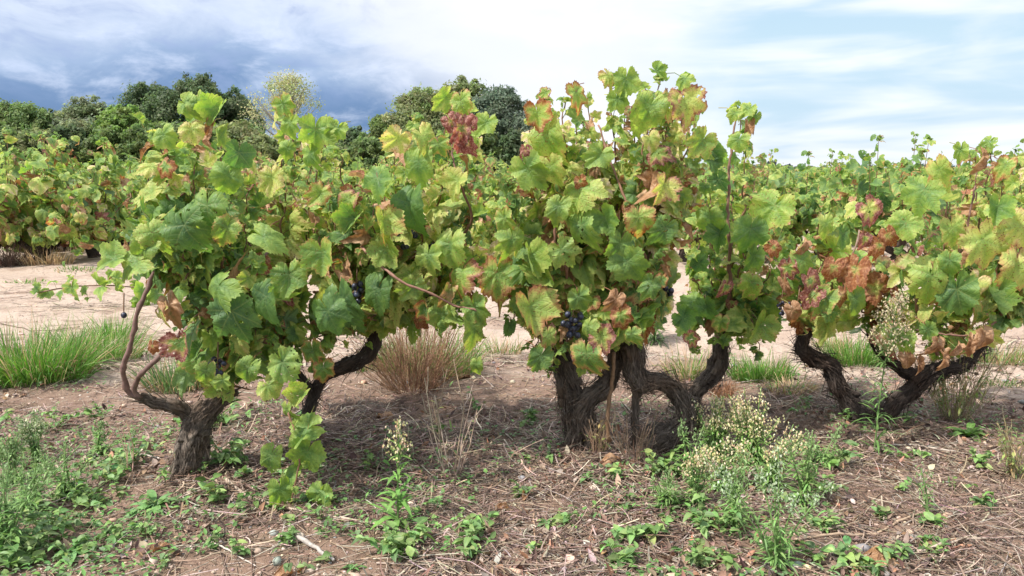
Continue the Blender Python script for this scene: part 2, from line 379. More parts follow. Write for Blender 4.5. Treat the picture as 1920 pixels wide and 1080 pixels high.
def soil_material(name):
    m_, g = newmat(name); geo = g.node('ShaderNodeNewGeometry'); pos = geo.outputs['Position']
    x, y, z = g.sep(pos)
    n0 = g.noise(pos, .55, 4, .6); n1 = g.noise(pos, 3.0, 5, .62); n2 = g.noise(pos, 28, 4, .7); n3 = g.noise(pos, 120, 2, .6)
    pale = g.mix(n2, (.31, .232, .182), (.50, .40, .33)); brown = g.mix(n2, (.125, .078, .058), (.27, .185, .138))
    # the worked strip under the front vines holds leaf mould and prunings; the lanes between the rows are bare sand
    strip = g.m('MULTIPLY', g.mr(g.m('ADD', y, g.m('MULTIPLY', g.m('SUBTRACT', n0, .5), 1.6)), 4.6, 3.0), 1.0)
    strip = g.m('ADD', g.m('MULTIPLY', strip, .72), g.m('MULTIPLY', g.m('SUBTRACT', n1, .5), 1.5))
    strip = g.m('SUBTRACT', strip, g.m('MULTIPLY', g.mr(x, 1.0, 2.0), .22))
    c_ = g.mix(g.mr(strip, -.02, .45), pale, brown)
    c_ = g.mix(g.mr(n1, .50, .66, 0, .62), c_, (.30, .215, .165))
    c_ = g.mix(g.mr(g.noise(pos, 7, 4, .7), .54, .66, 0, .45), c_, (.27, .19, .145))
    # coarse sand: separate grains and small gravel
    vo = g.node('ShaderNodeTexVoronoi', {'Vector': pos, 'Scale': 95.0, 'Randomness': 1.0})
    gr = g.mr(vo.outputs['Distance'], .38, .12)
    sel = g.m('GREATER_THAN', g.sep(vo.outputs['Color'])[0], .62)
    gc = g.mix(g.sep(vo.outputs['Color'])[1], (.30, .22, .17), (.68, .58, .49))
    c_ = g.mix(g.m('MULTIPLY', g.m('MULTIPLY', gr, sel), .75), c_, gc)
    vb = g.node('ShaderNodeTexVoronoi', {'Vector': pos, 'Scale': 34.0, 'Randomness': 1.0})
    gb = g.m('MULTIPLY', g.mr(vb.outputs['Distance'], .42, .2), g.m('GREATER_THAN', g.sep(vb.outputs['Color'])[0], .86))
    c_ = g.mix(g.m('MULTIPLY', gb, .7), c_, g.mix(g.sep(vb.outputs['Color'])[1], (.28, .19, .15), (.62, .50, .42)))
    hgt = g.m('ADD', g.m('MULTIPLY', n2, 1.2), g.m('ADD', g.m('MULTIPLY', g.m('MULTIPLY', gr, sel), .5), g.m('ADD', g.m('MULTIPLY', n3, .5), g.m('MULTIPLY', gb, .9))))
    bump = g.node('ShaderNodeBump', {'Strength': .9, 'Distance': .012, 'Height': hgt})
    p = g.node('ShaderNodeBsdfPrincipled', {'Base Color': c_, 'Roughness': .95, 'Specular IOR Level': .15, 'Normal': bump.outputs[0]})
    finish(g, p.outputs[0]); return m_

M_LEAF = vine_leaf_material('vine_leaf')
M_BARK = bark_material('vine_bark', (.020, .015, .013), (.245, .20, .165), (1.0, .78, .62))
M_BARKDARK = bark_material('weathered_vine_bark', (.016, .012, .011), (.135, .105, .090), (1.0, .80, .66))
M_CANE = tint_material('vine_cane', .55, 0, 60, .35, bump=.002)
M_STALK = tint_material('leaf_stalk', .5, .15, 30, .2)
M_GRASS = tint_material('grass_blade', .5, .35, 12, .22)
M_WEED = tint_material('weed_leaf', .5, .3, 40, .3, veins=True)
M_FLOWER = tint_material('weed_flower', .8, .2, 60, .2)
M_DRY = tint_material('dead_stalk', .8, .05, 60, .35)
M_STONE = tint_material('stone', .85, 0, 70, .3, bump=.003)
M_TREELEAF = tint_material('tree_leaf', .6, .45, .5, .25)
M_TREEBARK = tint_material('tree_bark', .9, 0, 3, .35)
M_SOIL = soil_material('sandy_soil')
def grape_mat():
    m_, g = newmat('grape_skin'); tcx = g.node('ShaderNodeTexCoord').outputs['Object']
    n = g.noise(tcx, 90, 3, .6)
    c_ = g.mix(g.mr(n, .4, .65), (.010, .010, .022), (.055, .065, .12))
    p = g.node('ShaderNodeBsdfPrincipled', {'Base Color': c_, 'Roughness': .42, 'Specular IOR Level': .5}); finish(g, p.outputs[0]); return m_
M_GRAPE = grape_mat()

# ------------------------------------------------------------------ ground
def ground():
    xs = np.concatenate([-np.geomspace(3.4, 700, 60)[::-1], np.arange(-3.38, 3.9, .026), np.geomspace(3.9, 700, 60)])
    ys = np.concatenate([-np.geomspace(.6, 300, 16)[::-1] + 0.9, np.arange(.4, 1.6, .12), np.arange(1.6, 5.2, .024), np.arange(5.2, 9, .06), np.geomspace(9, 1200, 90)])
    X, Y = np.meshgrid(xs, ys); Z = H(X, Y)
    v = np.stack([X, Y, Z], -1).reshape(-1, 3); nx, ny = len(xs), len(ys)
    i = np.arange(ny - 1)[:, None] * nx; j = np.arange(nx - 1)[None]
    q = np.stack([i + j, i + j + 1, i + nx + j + 1, i + nx + j], -1).reshape(-1, 4)
    mb = MB(); mb.add(v, quads=q); tag(mb.build('ground', M_SOIL), kind='structure')
ground()

# ------------------------------------------------------------------ vine leaf templates
def leaf_outline(th, lobe, rs):
    """radius of the leaf outline at angle th from the tip"""
    a = np.abs(th); k = np.array([0, 27, 52, 80, 106, 132, 152, 171, 180.0])
    r = np.array([1.0, .90 - lobe * .9, .92, .82 - lobe * .8, .80, .70, .68, .50, .16])
    r = r * (1 + rs.normal(size=9) * .035)
    d = np.degrees(a); i = np.clip(np.searchsorted(k, d, side='right') - 1, 0, 7)
    f = (d - k[i]) / (k[i + 1] - k[i]); f = (1 - np.cos(f * np.pi)) / 2
    return r[i] * (1 - f) + r[i + 1] * f
def leaf_template(nout, rings, lobe, fold, cup, wave, droop, curl, seed, teeth=.055):
    rs = np.random.default_rng(seed)
    th = np.linspace(-np.pi, np.pi, nout, endpoint=False) + np.pi / nout
    r = leaf_outline(th, lobe, rs) * .62
    if teeth: r = r * (1 + teeth * np.where(np.arange(nout) % 2 == 0, 1, -1) * rs.uniform(.4, 1.3, nout)) * (1 + rs.normal(size=nout) * .02)
    V = [[0, 0, 0]]; U = [[0, 0, 0]]; ph = rs.uniform(0, 6.28, 5)
    for s in rings:
        for a, q in zip(th, r):
            x, y = math.sin(a) * q * s, math.cos(a) * q * s
            z = fold * abs(x) - cup * (x * x + y * y) * 1.6 - droop * max(y, 0) ** 2 * 1.5
            z += s ** 2 * wave * (math.sin(3 * a + ph[0]) * .6 + math.sin(7 * a + ph[1]) * .35 + math.sin(11 * a + ph[2]) * .2)
            d = min(abs(abs(a) - b) for b in (0, R(50), R(105), R(150)))
            z += (.032 * min(1, d / .35) * s * (1.1 - s)) + .075 * (float(vnoise(np.array([x * 5.5 + 20]), np.array([y * 5.5 + 20]), seed)[0]) - .5)
            V.append([x, y, z]); U.append([x, y, s])
    V = np.array(V); U = np.array(U)
    V[:, 0] += V[:, 1] * rs.uniform(-.22, .22) + V[:, 1] ** 2 * rs.uniform(-.35, .35)
    if curl:                                   # roll the blade up along an axis
        x = V[:, 0]; k = curl * 5
        V[:, 0] = np.sin(x * k) / k; V[:, 2] += (1 - np.cos(x * k)) / k
    j = np.arange(nout); T = np.stack([np.zeros(nout, int), 1 + (j + 1) % nout, 1 + j], -1); Q = []
    for i in range(len(rings) - 1):
        a, b = 1 + i * nout, 1 + (i + 1) * nout
        Q.append(np.stack([a + j, a + (j + 1) % nout, b + (j + 1) % nout, b + j], -1))
    # leave the sinus at the stalk open
    Q = np.concatenate(Q) if Q else np.zeros((0, 4), int)
    T = T[:-1]; Q = Q[(np.arange(len(Q)) % nout) != nout - 1]
    return V, T, Q, U
TH = []
for i in range(22):
    rs = np.random.default_rng(100 + i)
    TH.append(leaf_template(60, (.3, .6, .84, 1.0), rs.uniform(-.02, .20), rs.uniform(-.1, .75), rs.uniform(-.25, .8), rs.uniform(.03, .11), rs.uniform(-.1, .9), (0, 0, .35, 0, -.4, .55)[i % 6], 200 + i))
NFLAT = len(TH)
for i in range(6):                              # dried, rolled ones
    rs = np.random.default_rng(300 + i)
    TH.append(leaf_template(60, (.3, .6, .84, 1.0), rs.uniform(.1, .3), rs.uniform(.1, .6), rs.uniform(-.3, 1.0), rs.uniform(.08, .14), rs.uniform(0, .8), rs.uniform(.5, 1.05), 400 + i))
TL = []
for i in range(8):
    rs = np.random.default_rng(500 + i)
    TL.append(leaf_template(18, (.55, 1.0), rs.uniform(.0, .28), rs.uniform(0, .5), rs.uniform(0, .6), rs.uniform(.02, .08), rs.uniform(0, .5), 0 if i < 6 else .8, 600 + i, teeth=.03))
TV = [leaf_template(9, (1.0,), .1, .35, .3, .05, .3, 0, 700 + i, teeth=0) for i in range(4)]

class Leaves:
    def __init__(s): s.p = []; s.t = []; s.n = []; s.s = []; s.c = []; s.k = []; s.a = []
    def put(s, pos, tip, nrm, size, col, k, stalk=None):
        s.p.append(pos); s.t.append(tip); s.n.append(nrm); s.s.append(size); s.c.append(col); s.k.append(k)
        if stalk is not None: s.a.append((stalk, pos))
    def emit(s, mb, T, mat=0, stalkmat=1, srad=.0016):
        p, t, n = np.array(s.p), unit(np.array(s.t)), np.array(s.n); sz = np.array(s.s); c_ = np.array(s.c); k = np.array(s.k)
        z = unit(n - t * np.sum(n * t, 1, keepdims=True)); x = np.cross(t, z)
        for ti in np.unique(k):
            V, Tr, Q, U = T[ti]; m_ = np.where(k == ti)[0]; nv = len(V)
            v = p[m_][:, None] + sz[m_][:, None, None] * (V[None, :, 0:1] * (.76 + .36 * ((c_[m_, 3] * 37.7) % 1))[:, None, None] * x[m_][:, None] + V[None, :, 1:2] * t[m_][:, None] + V[None, :, 2:3] * z[m_][:, None])
            o = (np.arange(len(m_)) * nv)[:, None, None]
            mb.add(v.reshape(-1, 3), tris=(Tr[None] + o).reshape(-1, 3), quads=(Q[None] + o).reshape(-1, 4) if len(Q) else None,
                   col=np.repeat(c_[m_], nv, 0), luv=np.tile(U, (len(m_), 1)), mat=mat)
        if s.a and stalkmat is not None:
            A = np.array([q[0] for q in s.a]); B = np.array([q[1] for q in s.a])
            cc = rcol([(.30, .28, .08), (.26, .12, .07), (.20, .26, .07)], len(A), .15)
            sticks(mb, A, B, srad, cc, mat=stalkmat, sag=.12)

def bez(a, b, c_, n=16):
    t = np.linspace(0, 1, n)[:, None]; return (1 - t) ** 2 * a + 2 * t * (1 - t) * b + t * t * c_
def leafcol(g, ages, u):
    """age, red rim, dryness for one leaf of a vine whose mix is ages = (mean age, spread, share red, share dry)"""
    age = np.clip(g.normal(ages[0], ages[1]), .02, .95); red = 0; dry = 0
    if g.random() < ages[2]: red = g.uniform(.25, .72) if g.random() < .7 else g.uniform(.7, 1.1)
    elif g.random() < .4: red = g.uniform(.05, .32)
    if g.random() < ages[3]: dry = g.uniform(.6, 1)
    return (age, red, dry, g.random())
def shoot(L, path, g, axis, step, size, ages, start=.12, latp=.3, T0=NFLAT, NT=len(TH), outw=.6, tips=True):
    """leaves standing on stalks along one shoot"""
    seg = np.linalg.norm(np.diff(path, axis=0), axis=1); cum = np.concatenate([[0], np.cumsum(seg)]); tot = cum[-1]
    sh = g.normal() * .13; ages = (ages[0] + sh + (.05 if path[-1][2] > 1.1 else 0), ages[1] * .8, ages[2] * (2.2 if g.random() < .3 else .6), ages[3])
    s = tot * start + g.uniform(0, step); i = 0; b0 = g.uniform(0, 6.28)
    while s < tot:
        u = s / tot; p = np.array([np.interp(s, cum, path[:, k]) for k in range(3)])
        q = np.array([np.interp(min(s + .02, tot), cum, path[:, k]) for k in range(3)]); tan = unit(q - p + 1e-6)
        out = p - axis; out[2] *= .2; out = unit(out)
        e1 = unit(np.cross(tan, [.3, .1, 1])); e2 = np.cross(tan, e1); a = b0 + i * 2.6 + g.normal() * .5
        perp = math.cos(a) * e1 + math.sin(a) * e2
        sz = size * (g.uniform(.45, 1.15) if g.random() < .8 else g.uniform(1.15, 1.5)) * (1 - .5 * u ** 3); pet = sz * g.uniform(.35, .75)
        d = unit(perp * .8 + out * .55 + np.array([0, 0, .35]) + g.normal(size=3) * .25)
        lp = p + d * pet
        nrm = unit(out * outw + np.array([0, 0, .45]) + SUN * .35 + g.normal(size=3) * .72)
        tip = unit(d * .5 + np.array([0, 0, -.5]) + perp * .35 + g.normal(size=3) * .4)
        c_ = leafcol(g, ages, u)
        k = g.integers(T0, NT) if (c_[2] > .5 and NT > T0) or (NT > T0 and g.random() < .05) else g.integers(0, T0)
        L.put(lp, tip, nrm, sz, c_, k, p)
        if g.random() < latp and u < .93:      # a side shoot with a few smaller leaves
            e = p + unit(d + g.normal(size=3) * .4 + np.array([0, 0, .25])) * size * g.uniform(.6, 1.3)
            for v in (.35, .7, 1.0):
                lp2 = p + (e - p) * v + g.normal(size=3) * size * .16
                L.put(lp2, unit(g.normal(size=3) * .5 + np.array([0, 0, -.5]) + out * .3), unit(out * outw + np.array([0, 0, .6]) + g.normal(size=3) * .5),
                      sz * g.uniform(.35, .7), leafcol(g, (max(0, ages[0] - .04),) + tuple(ages[1:]), u), g.integers(0, T0), p + (e - p) * v * .9)
        s += step * g.uniform(.75, 1.25); i += 1
    if tips:
        p = path[-1]; tan = unit(path[-1] - path[-2])
        for _ in range(4):
            L.put(p + g.normal(size=3) * size * .12, unit(tan * .4 + g.normal(size=3) * .7), unit(np.array([0, -.3, .6]) + g.normal(size=3) * .5),
                  size * g.uniform(.25, .5), leafcol(g, (.36, .08, .1, 0), 1), g.integers(0, T0), p)

def trunk_disp(g, amp=1.0):
    K = [(k, g.uniform(-16, 16), g.uniform(0, 6.28), g.uniform(.5, 1)) for k in (2, 3, 4, 5, 7, 9)]
    B = [(g.uniform(0, 6.28), g.uniform(12, 60), g.uniform(0, 6.28)) for _ in range(4)]
    p0 = g.integers(1, 999)
    KN = [(g.uniform(0, 6.28), g.uniform(0, .55), g.uniform(.3, .6), g.uniform(.012, .03), g.uniform(.15, .45)) for _ in range(9)]
    def f(a, l):
        r = 1 + 0 * a * l
        for k, w, p, A in K:
            r = r + amp * A * .16 / math.sqrt(k) * (1 - 2 * np.abs(np.sin((k * a + w * l + p) / 2)) ** .8)
        for a0, w, p in B: r = r + amp * .09 * np.cos(a - a0) * np.sin(w * l + p)
        for a0, l0, wa, wl, A in KN:
            da = (a - a0 + np.pi) % (2 * np.pi) - np.pi; r = r + min(amp, 1) * A * np.exp(-(da / wa) ** 2 - ((l - l0) / wl) ** 2)
        sd = int(p0)
        an = (a / 6.2832) + 0 * l; ln = l + 0 * a
        for q, sc, A in ((7, 11, .42), (15, 24, .34), (28, 50, .22)):
            # wrap the noise round the stem: blend the two ends of the seam
            u_ = an * q; v1 = vnoise(u_ + ln * 6, ln * sc, sd + q); v2 = vnoise(u_ - q + ln * 6, ln * sc, sd + q); w_ = np.clip((an - .9) * 10, 0, 1)
            r = r + amp * A * ((v1 * (1 - w_) + v2 * w_) - .5)
        return np.maximum(r, .45)
    return f
def bark_tube(mb, pts, g, segs=56, step=.006, amp=1.0, fibres=60):
    """pts rows: x y z radius"""
    q = spline(pts, step); wob = np.cumsum(g.normal(size=(len(q), 3)) * .0012, axis=0); wob -= np.linspace(0, 1, len(q))[:, None] * wob[-1]
    c_ = q[:, :3] + wob; r = np.maximum(q[:, 3], .002); f = trunk_disp(g, amp)
    tube(mb, c_, r, segs, disp=f)
    t, u, w = frames(c_)
    if fibres:                                  # peeling strings of bark
        i = g.integers(0, max(1, len(q) - 2), fibres); a = g.uniform(0, 6.28, fibres)
        rad = np.cos(a)[:, None] * u[i] + np.sin(a)[:, None] * w[i]
        A = c_[i] + rad * (r[i] * 1.06)[:, None]; D = t[i] * np.where(g.random(fibres) < .5, 1, -1)[:, None] + rad * g.uniform(.02, .45, fibres)[:, None] + g.normal(size=(fibres, 3)) * .22
        n0 = mb.n
        strips(mb, A, D, g.uniform(.02, .085, fibres), g.uniform(.0015, .006, fibres), (1, 1, 1, 1), segs=3, droop=.05, side=np.cross(D, rad))
        mb.l[-1][:, :] = mb.v[-1] * 1.0

def cluster(name, c0, n, r, g, parent, mat, spread=.035, length=.09):
    """a hanging bunch: berries packed round a stalk"""
    mb = MB(); t = (1 + 5 ** .5) / 2
    import bmesh
    bm = bmesh.new(); bmesh.ops.create_icosphere(bm, subdivisions=2, radius=1); V = np.array([v.co[:] for v in bm.verts]); F = np.array([[v.index for v in f.verts] for f in bm.faces]); bm.free()
    pts = []
    tries = 0
    while len(pts) < n and tries < 4000:
        tries += 1; h = g.random(); q = np.array([g.normal() * spread * (1 - .55 * h) * .6, g.normal() * spread * (1 - .55 * h) * .6, -h * length])
        if all(np.linalg.norm(q - k) > r * 1.7 for k in pts): pts.append(q)
    for q in pts:
        s = r * g.uniform(.8, 1.1)
        mb.add(V * [s, s, s * 1.1] + q + c0, tris=F)
        sticks(mb, [c0 + q + [0, 0, r * .9]], [c0 + np.array([0, 0, q[2] + r * 1.9])], .0012, (.18, .12, .06, 1), mat=1)
    tube(mb, [c0 + [0, 0, -length], c0 + [0, 0, 0], c0 + [.004, 0, .05]], [.0012, .002, .0022], 5, (.16, .09, .05, 1), mat=1)
    return mb.build(name, [mat, M_CANE], parent)

HERO = {}
exec_vines = []
def front_vine(base, label, trunks, heads, tips, ages, seed, size=.15, canes=(), hero=(), grapes=(), barkmat=None, axisY=None, depth=.30, step=.026, latp=.36, straight=()):
    g = np.random.default_rng(seed)
    bp = G(*base); bp[2] -= .03
    root = thing('grapevine', bp, label, 'grapevine', 'old bush vines of the front row')
    mb = MB()
    for tr in trunks:
        pts = np.array([list(P(a, b, Y)) + [r] for a, b, Y, r in tr])
        z0 = H(pts[0, 0], pts[0, 1]) - .04
        if len(tr[0]) and tr[0][1] > 780 and pts[0, 2] > z0 - .05: pts = np.vstack([[pts[0, 0], pts[0, 1], z0 - .03, pts[0, 3] * 1.25], pts])
        L_ = np.linalg.norm(np.diff(pts[:, :3], axis=0), axis=1).sum(); r_ = pts[:, 3].max()
        pts[:, 3] *= .80; bark_tube(mb, pts, g, segs=64 if r_ > .025 else 18, fibres=int(L_ * r_ * 22000) if r_ > .018 else 0)
    mb.build('trunk', barkmat or M_BARK, root)
    L = Leaves(); H3 = [P(*h) for h in heads]; Yc = axisY or np.mean([h[2] for h in heads])
    def cane(pts, r0, r1, col=None):
        c_ = MB(); q = spline(np.asarray(pts), .02); n = len(q); kk = g.normal(size=(n // 4 + 2, 3)) * .0035; q = q + np.stack([np.interp(np.arange(n) / 4, np.arange(len(kk)), kk[:, j]) for j in range(3)], 1)
        wob = g.normal(size=(n, 3)) * .0012; rad = np.linspace(r0, r1, n) * (1 + .28 * (np.arange(n) % 4 == 0)) * (1 + .06 * g.normal(size=n))
        base_c = col if col is not None else [(.16, .085, .055), (.20, .11, .06), (.24, .13, .085)][g.integers(3)]
        tube(c_, q + wob, rad, 7, tuple(base_c) + (1,)); c_.build('cane', M_CANE, root)
    for cdef in canes:
        pts = np.array([P(*q) for q in cdef['p']]); cane(pts, cdef.get('r', .008), cdef.get('r1', .004), cdef.get('col'))
        if 'leaf' in cdef:
            shoot(L, spline(pts, .03), g, P(pts_mean(cdef['p']), cdef['p'][0][1], Yc + .3), cdef.get('step', step), cdef['leaf'], cdef.get('ages', ages), start=cdef.get('start', .3), latp=cdef.get('latp', .2))
    for i, tp in enumerate(tips):
        px, py = tp[0], tp[1]; dY = tp[2] if len(tp) > 2 else g.uniform(-1, .9) * depth
        end = P(px, py, Yc + dY)
        hd = min(H3, key=lambda q: abs(q[0] - end[0]) + .25 * abs(q[2] - end[2]) + g.uniform(0, .15)); 
        up = max(0, end[2] - hd[2])
        mid = hd + (end - hd) * .5; mid[0] = hd[0] + (end[0] - hd[0]) * g.uniform(.6, .95); mid[2] = hd[2] + up * g.uniform(.3, .55) + (.10 if up < .15 else 0)
        mid[1] = hd[1] + (end[1] - hd[1]) * .9
        path = bez(hd, mid, end); ln = np.linalg.norm(np.diff(path, axis=0), axis=1).sum()
        path[1:-1] += g.normal(size=path[1:-1].shape) * .008
        cane(path, .0035 + .003 * min(1, ln), .0018)
        ax = np.array([end[0] * .35 + hd[0] * .65, Yc + .25, min(end[2], hd[2] + .5) - .1])
        shoot(L, path, g, ax, step, size * (1.0 if py > 320 else .92), ages, start=.40 if ln > .8 else .2 if ln > .35 else .05, latp=latp)
    for h in hero:
        px, py, spx, age, red, dry = h[:6]; o = h[6] if len(h) > 6 else {}
        Y = o.get('Y', Yc - depth - .06); c0 = P(px, py, Y); s = spx / FPX * Y * (1.08 if Y < 2.39 and py > 750 else g.uniform(.74, .95))
        roll = R(o.get('roll', g.uniform(-40, 40))); tilt = o.get('tilt', g.uniform(-.1, 1.0)); yaw = o.get('yaw', g.uniform(-.95, .7))
        tip = np.array([math.sin(roll), -.15, -math.cos(roll)]); nrm = np.array([yaw, -1.0, tilt])
        k = g.integers(NFLAT, len(TH)) if dry > .5 or o.get('rolled') else o.get('k', g.integers(0, NFLAT))
        p0 = c0 - unit(tip) * s * .22
        st = p0 + np.array([g.normal() * .02, s * .55 + .02, s * .35])
        L.put(p0, tip, nrm, s, (age, red, dry, o.get('rnd', g.random())), k, st)
    mf = MB(); L.emit(mf, TH); mf.build('foliage', [M_LEAF, M_STALK], root)
    for gr in grapes:
        px, py, Y, n = gr[:4]; rr = gr[4] if len(gr) > 4 else .0105
        cluster('grape_bunch', P(px, py, Y), n, rr, g, root, M_GRAPE, spread=.024 if n > 3 else .01, length=.06 if n > 3 else .02)
    return root
def pts_mean(p): return sum(q[0] for q in p) / len(p)

#__VINES__
# ------------------------------------------------------------------ the front vines
# leaf rows: photo x, photo y, size, age, red rim, dryness
front_vine((340, 890), 'vine with short leaning knobbly grey trunk and two bare canes rising from its low arm', [
    [(338, 905, 2.55, .058), (345, 868, 2.55, .056), (358, 825, 2.56, .051), (382, 785, 2.57, .045), (405, 757, 2.58, .034), (440, 733, 2.62, .020)],
    [(372, 800, 2.57, .030), (350, 780, 2.56, .030), (318, 768, 2.54, .027), (290, 758, 2.52, .021), (262, 748, 2.50, .020)],
    [(385, 775, 2.57, .026), (400, 760, 2.6, .026), (418, 742, 2.66, .020)]],
    [(325, 500, 2.5), (450, 590, 2.6), (440, 700, 2.66)],
    [(378, 200, 0), (372, 215, .05), (300, 255), (262, 300, -.1), (415, 270), (345, 255), (440, 320), (245, 360, .1), (290, 330, .2), (335, 300), (470, 350, .1), (400, 330), (275, 400),
     (460, 420), (310, 430), (380, 410), (500, 430), (430, 450), (345, 470), (390, 520), (440, 560), (490, 600), (455, 640), (400, 650), (350, 390), (325, 350, .2), (500, 520, .2), (470, 500, -.2), (370, 560, -.1),
     (350, 600, .05), (400, 600, -.1), (455, 660, -.05), (420, 680, -.1), (365, 650, 0), (470, 600, -.2), (520, 650, -.1), (380, 700, -.05), (430, 630, .1), (395, 290, .1), (345, 330, -.1), (420, 380, -.1), (300, 480, 0), (360, 300, -.25), (310, 290, -.2), (480, 470, .25)],
    (.41, .2, .08, .06), 21, size=.092,
    canes=[dict(p=[(262, 748, 2.50), (240, 735, 2.49), (233, 690, 2.46), (245, 635, 2.44), (262, 570, 2.44), (285, 515, 2.44), (312, 465, 2.45), (322, 400, 2.5), (300, 310, 2.5)], r=.0092, r1=.004, col=(.19, .115, .10)),
           dict(p=[(262, 748, 2.50), (248, 728, 2.48), (272, 690, 2.44), (300, 662, 2.43), (345, 622, 2.43), (385, 588, 2.45), (450, 525, 2.5), (530, 445, 2.55)], r=.0085, r1=.004, col=(.17, .105, .09)),
           dict(p=[(530, 690, 2.50), (566, 735, 2.40), (545, 775, 2.36), (560, 830, 2.34), (560, 880, 2.34), (547, 935, 2.36), (546, 985, 2.38)], r=.004, r1=.002, leaf=.045, step=.06, start=.25, ages=(.44, .08, .05, 0), latp=0)],
    hero=[(292, 450, 88, .52, .12, 0, dict(roll=25)), (375, 205, 60, .40, 0, 0), (402, 215, 62, .38, 0, 0, dict(roll=-30)), (357, 200, 55, .42, 0, 0, dict(roll=60)),
          (362, 252, 58, .80, .25, 0), (392, 243, 50, .5, 1.1, .9), (415, 262, 66, .42, .1, 0), (388, 268, 44, .5, 1.1, .95), (312, 262, 60, .42, 0, 0), (305, 318, 48, .5, .75, 0),
          (385, 405, 96, .30, .15, 0), (355, 440, 100, .16, 0, 0), (420, 440, 78, .46, .3, 0), (420, 340, 74, .36, 0, 0), (445, 300, 80, .12, 0, 0, dict(yaw=.7)),
          (510, 450, 90, .42, 0, 0, dict(tilt=1.2, roll=70)), (605, 490, 100, .42, .28, 0, dict(roll=5, rnd=.1)), (545, 530, 96, .32, .15, 0, dict(roll=10)), (495, 575, 105, .10, .1, 0, dict(roll=-12)),
          (440, 605, 128, .10, 0, 0, dict(roll=15)), (400, 550, 88, .34, 0, 0), (325, 585, 84, .30, .1, .62, dict(roll=30)), (300, 590, 60, .85, .4, .0), (340, 655, 84, .40, .75, 0, dict(roll=10)), (285, 655, 34, .5, 1.1, 0),
          (462, 700, 72, .36, 0, 0, dict(roll=-20)), (385, 705, 62, .38, .22, 0), (420, 720, 48, .42, .1, 0), (200, 490, 70, .40, .1, 0, dict(tilt=1.0, roll=-80)), (240, 500, 90, .42, .2, 0, dict(tilt=.9, roll=-60)), (265, 475, 70, .40, .1, 0),
          (540, 690, 74, .36, .1, 0, dict(roll=45)), (510, 730, 60, .60, .1, 0, dict(roll=50)), (620, 600, 112, .12, 0, 0, dict(roll=20)), (560, 745, 56, .52, .12, 0),
          (560, 812, 78, .38, 0, 0, dict(Y=2.33, roll=-70, tilt=.9)), (506, 868, 62, .36, .1, 0, dict(Y=2.34)), (568, 862, 76, .38, .05, 0, dict(Y=2.33, roll=-30)), (528, 930, 60, .38, .05, 0, dict(Y=2.34)), (600, 936, 54, .36, .1, 0, dict(Y=2.34)),
          (552, 975, 58, .42, .25, 0, dict(Y=2.36)), (540, 778, 44, .46, .2, 0, dict(Y=2.36)), (540, 900, 50, .35, 0, 0, dict(Y=2.36))],
    grapes=[(408, 672, 2.36, 9, .0095), (232, 580, 2.40, 1, .010)])

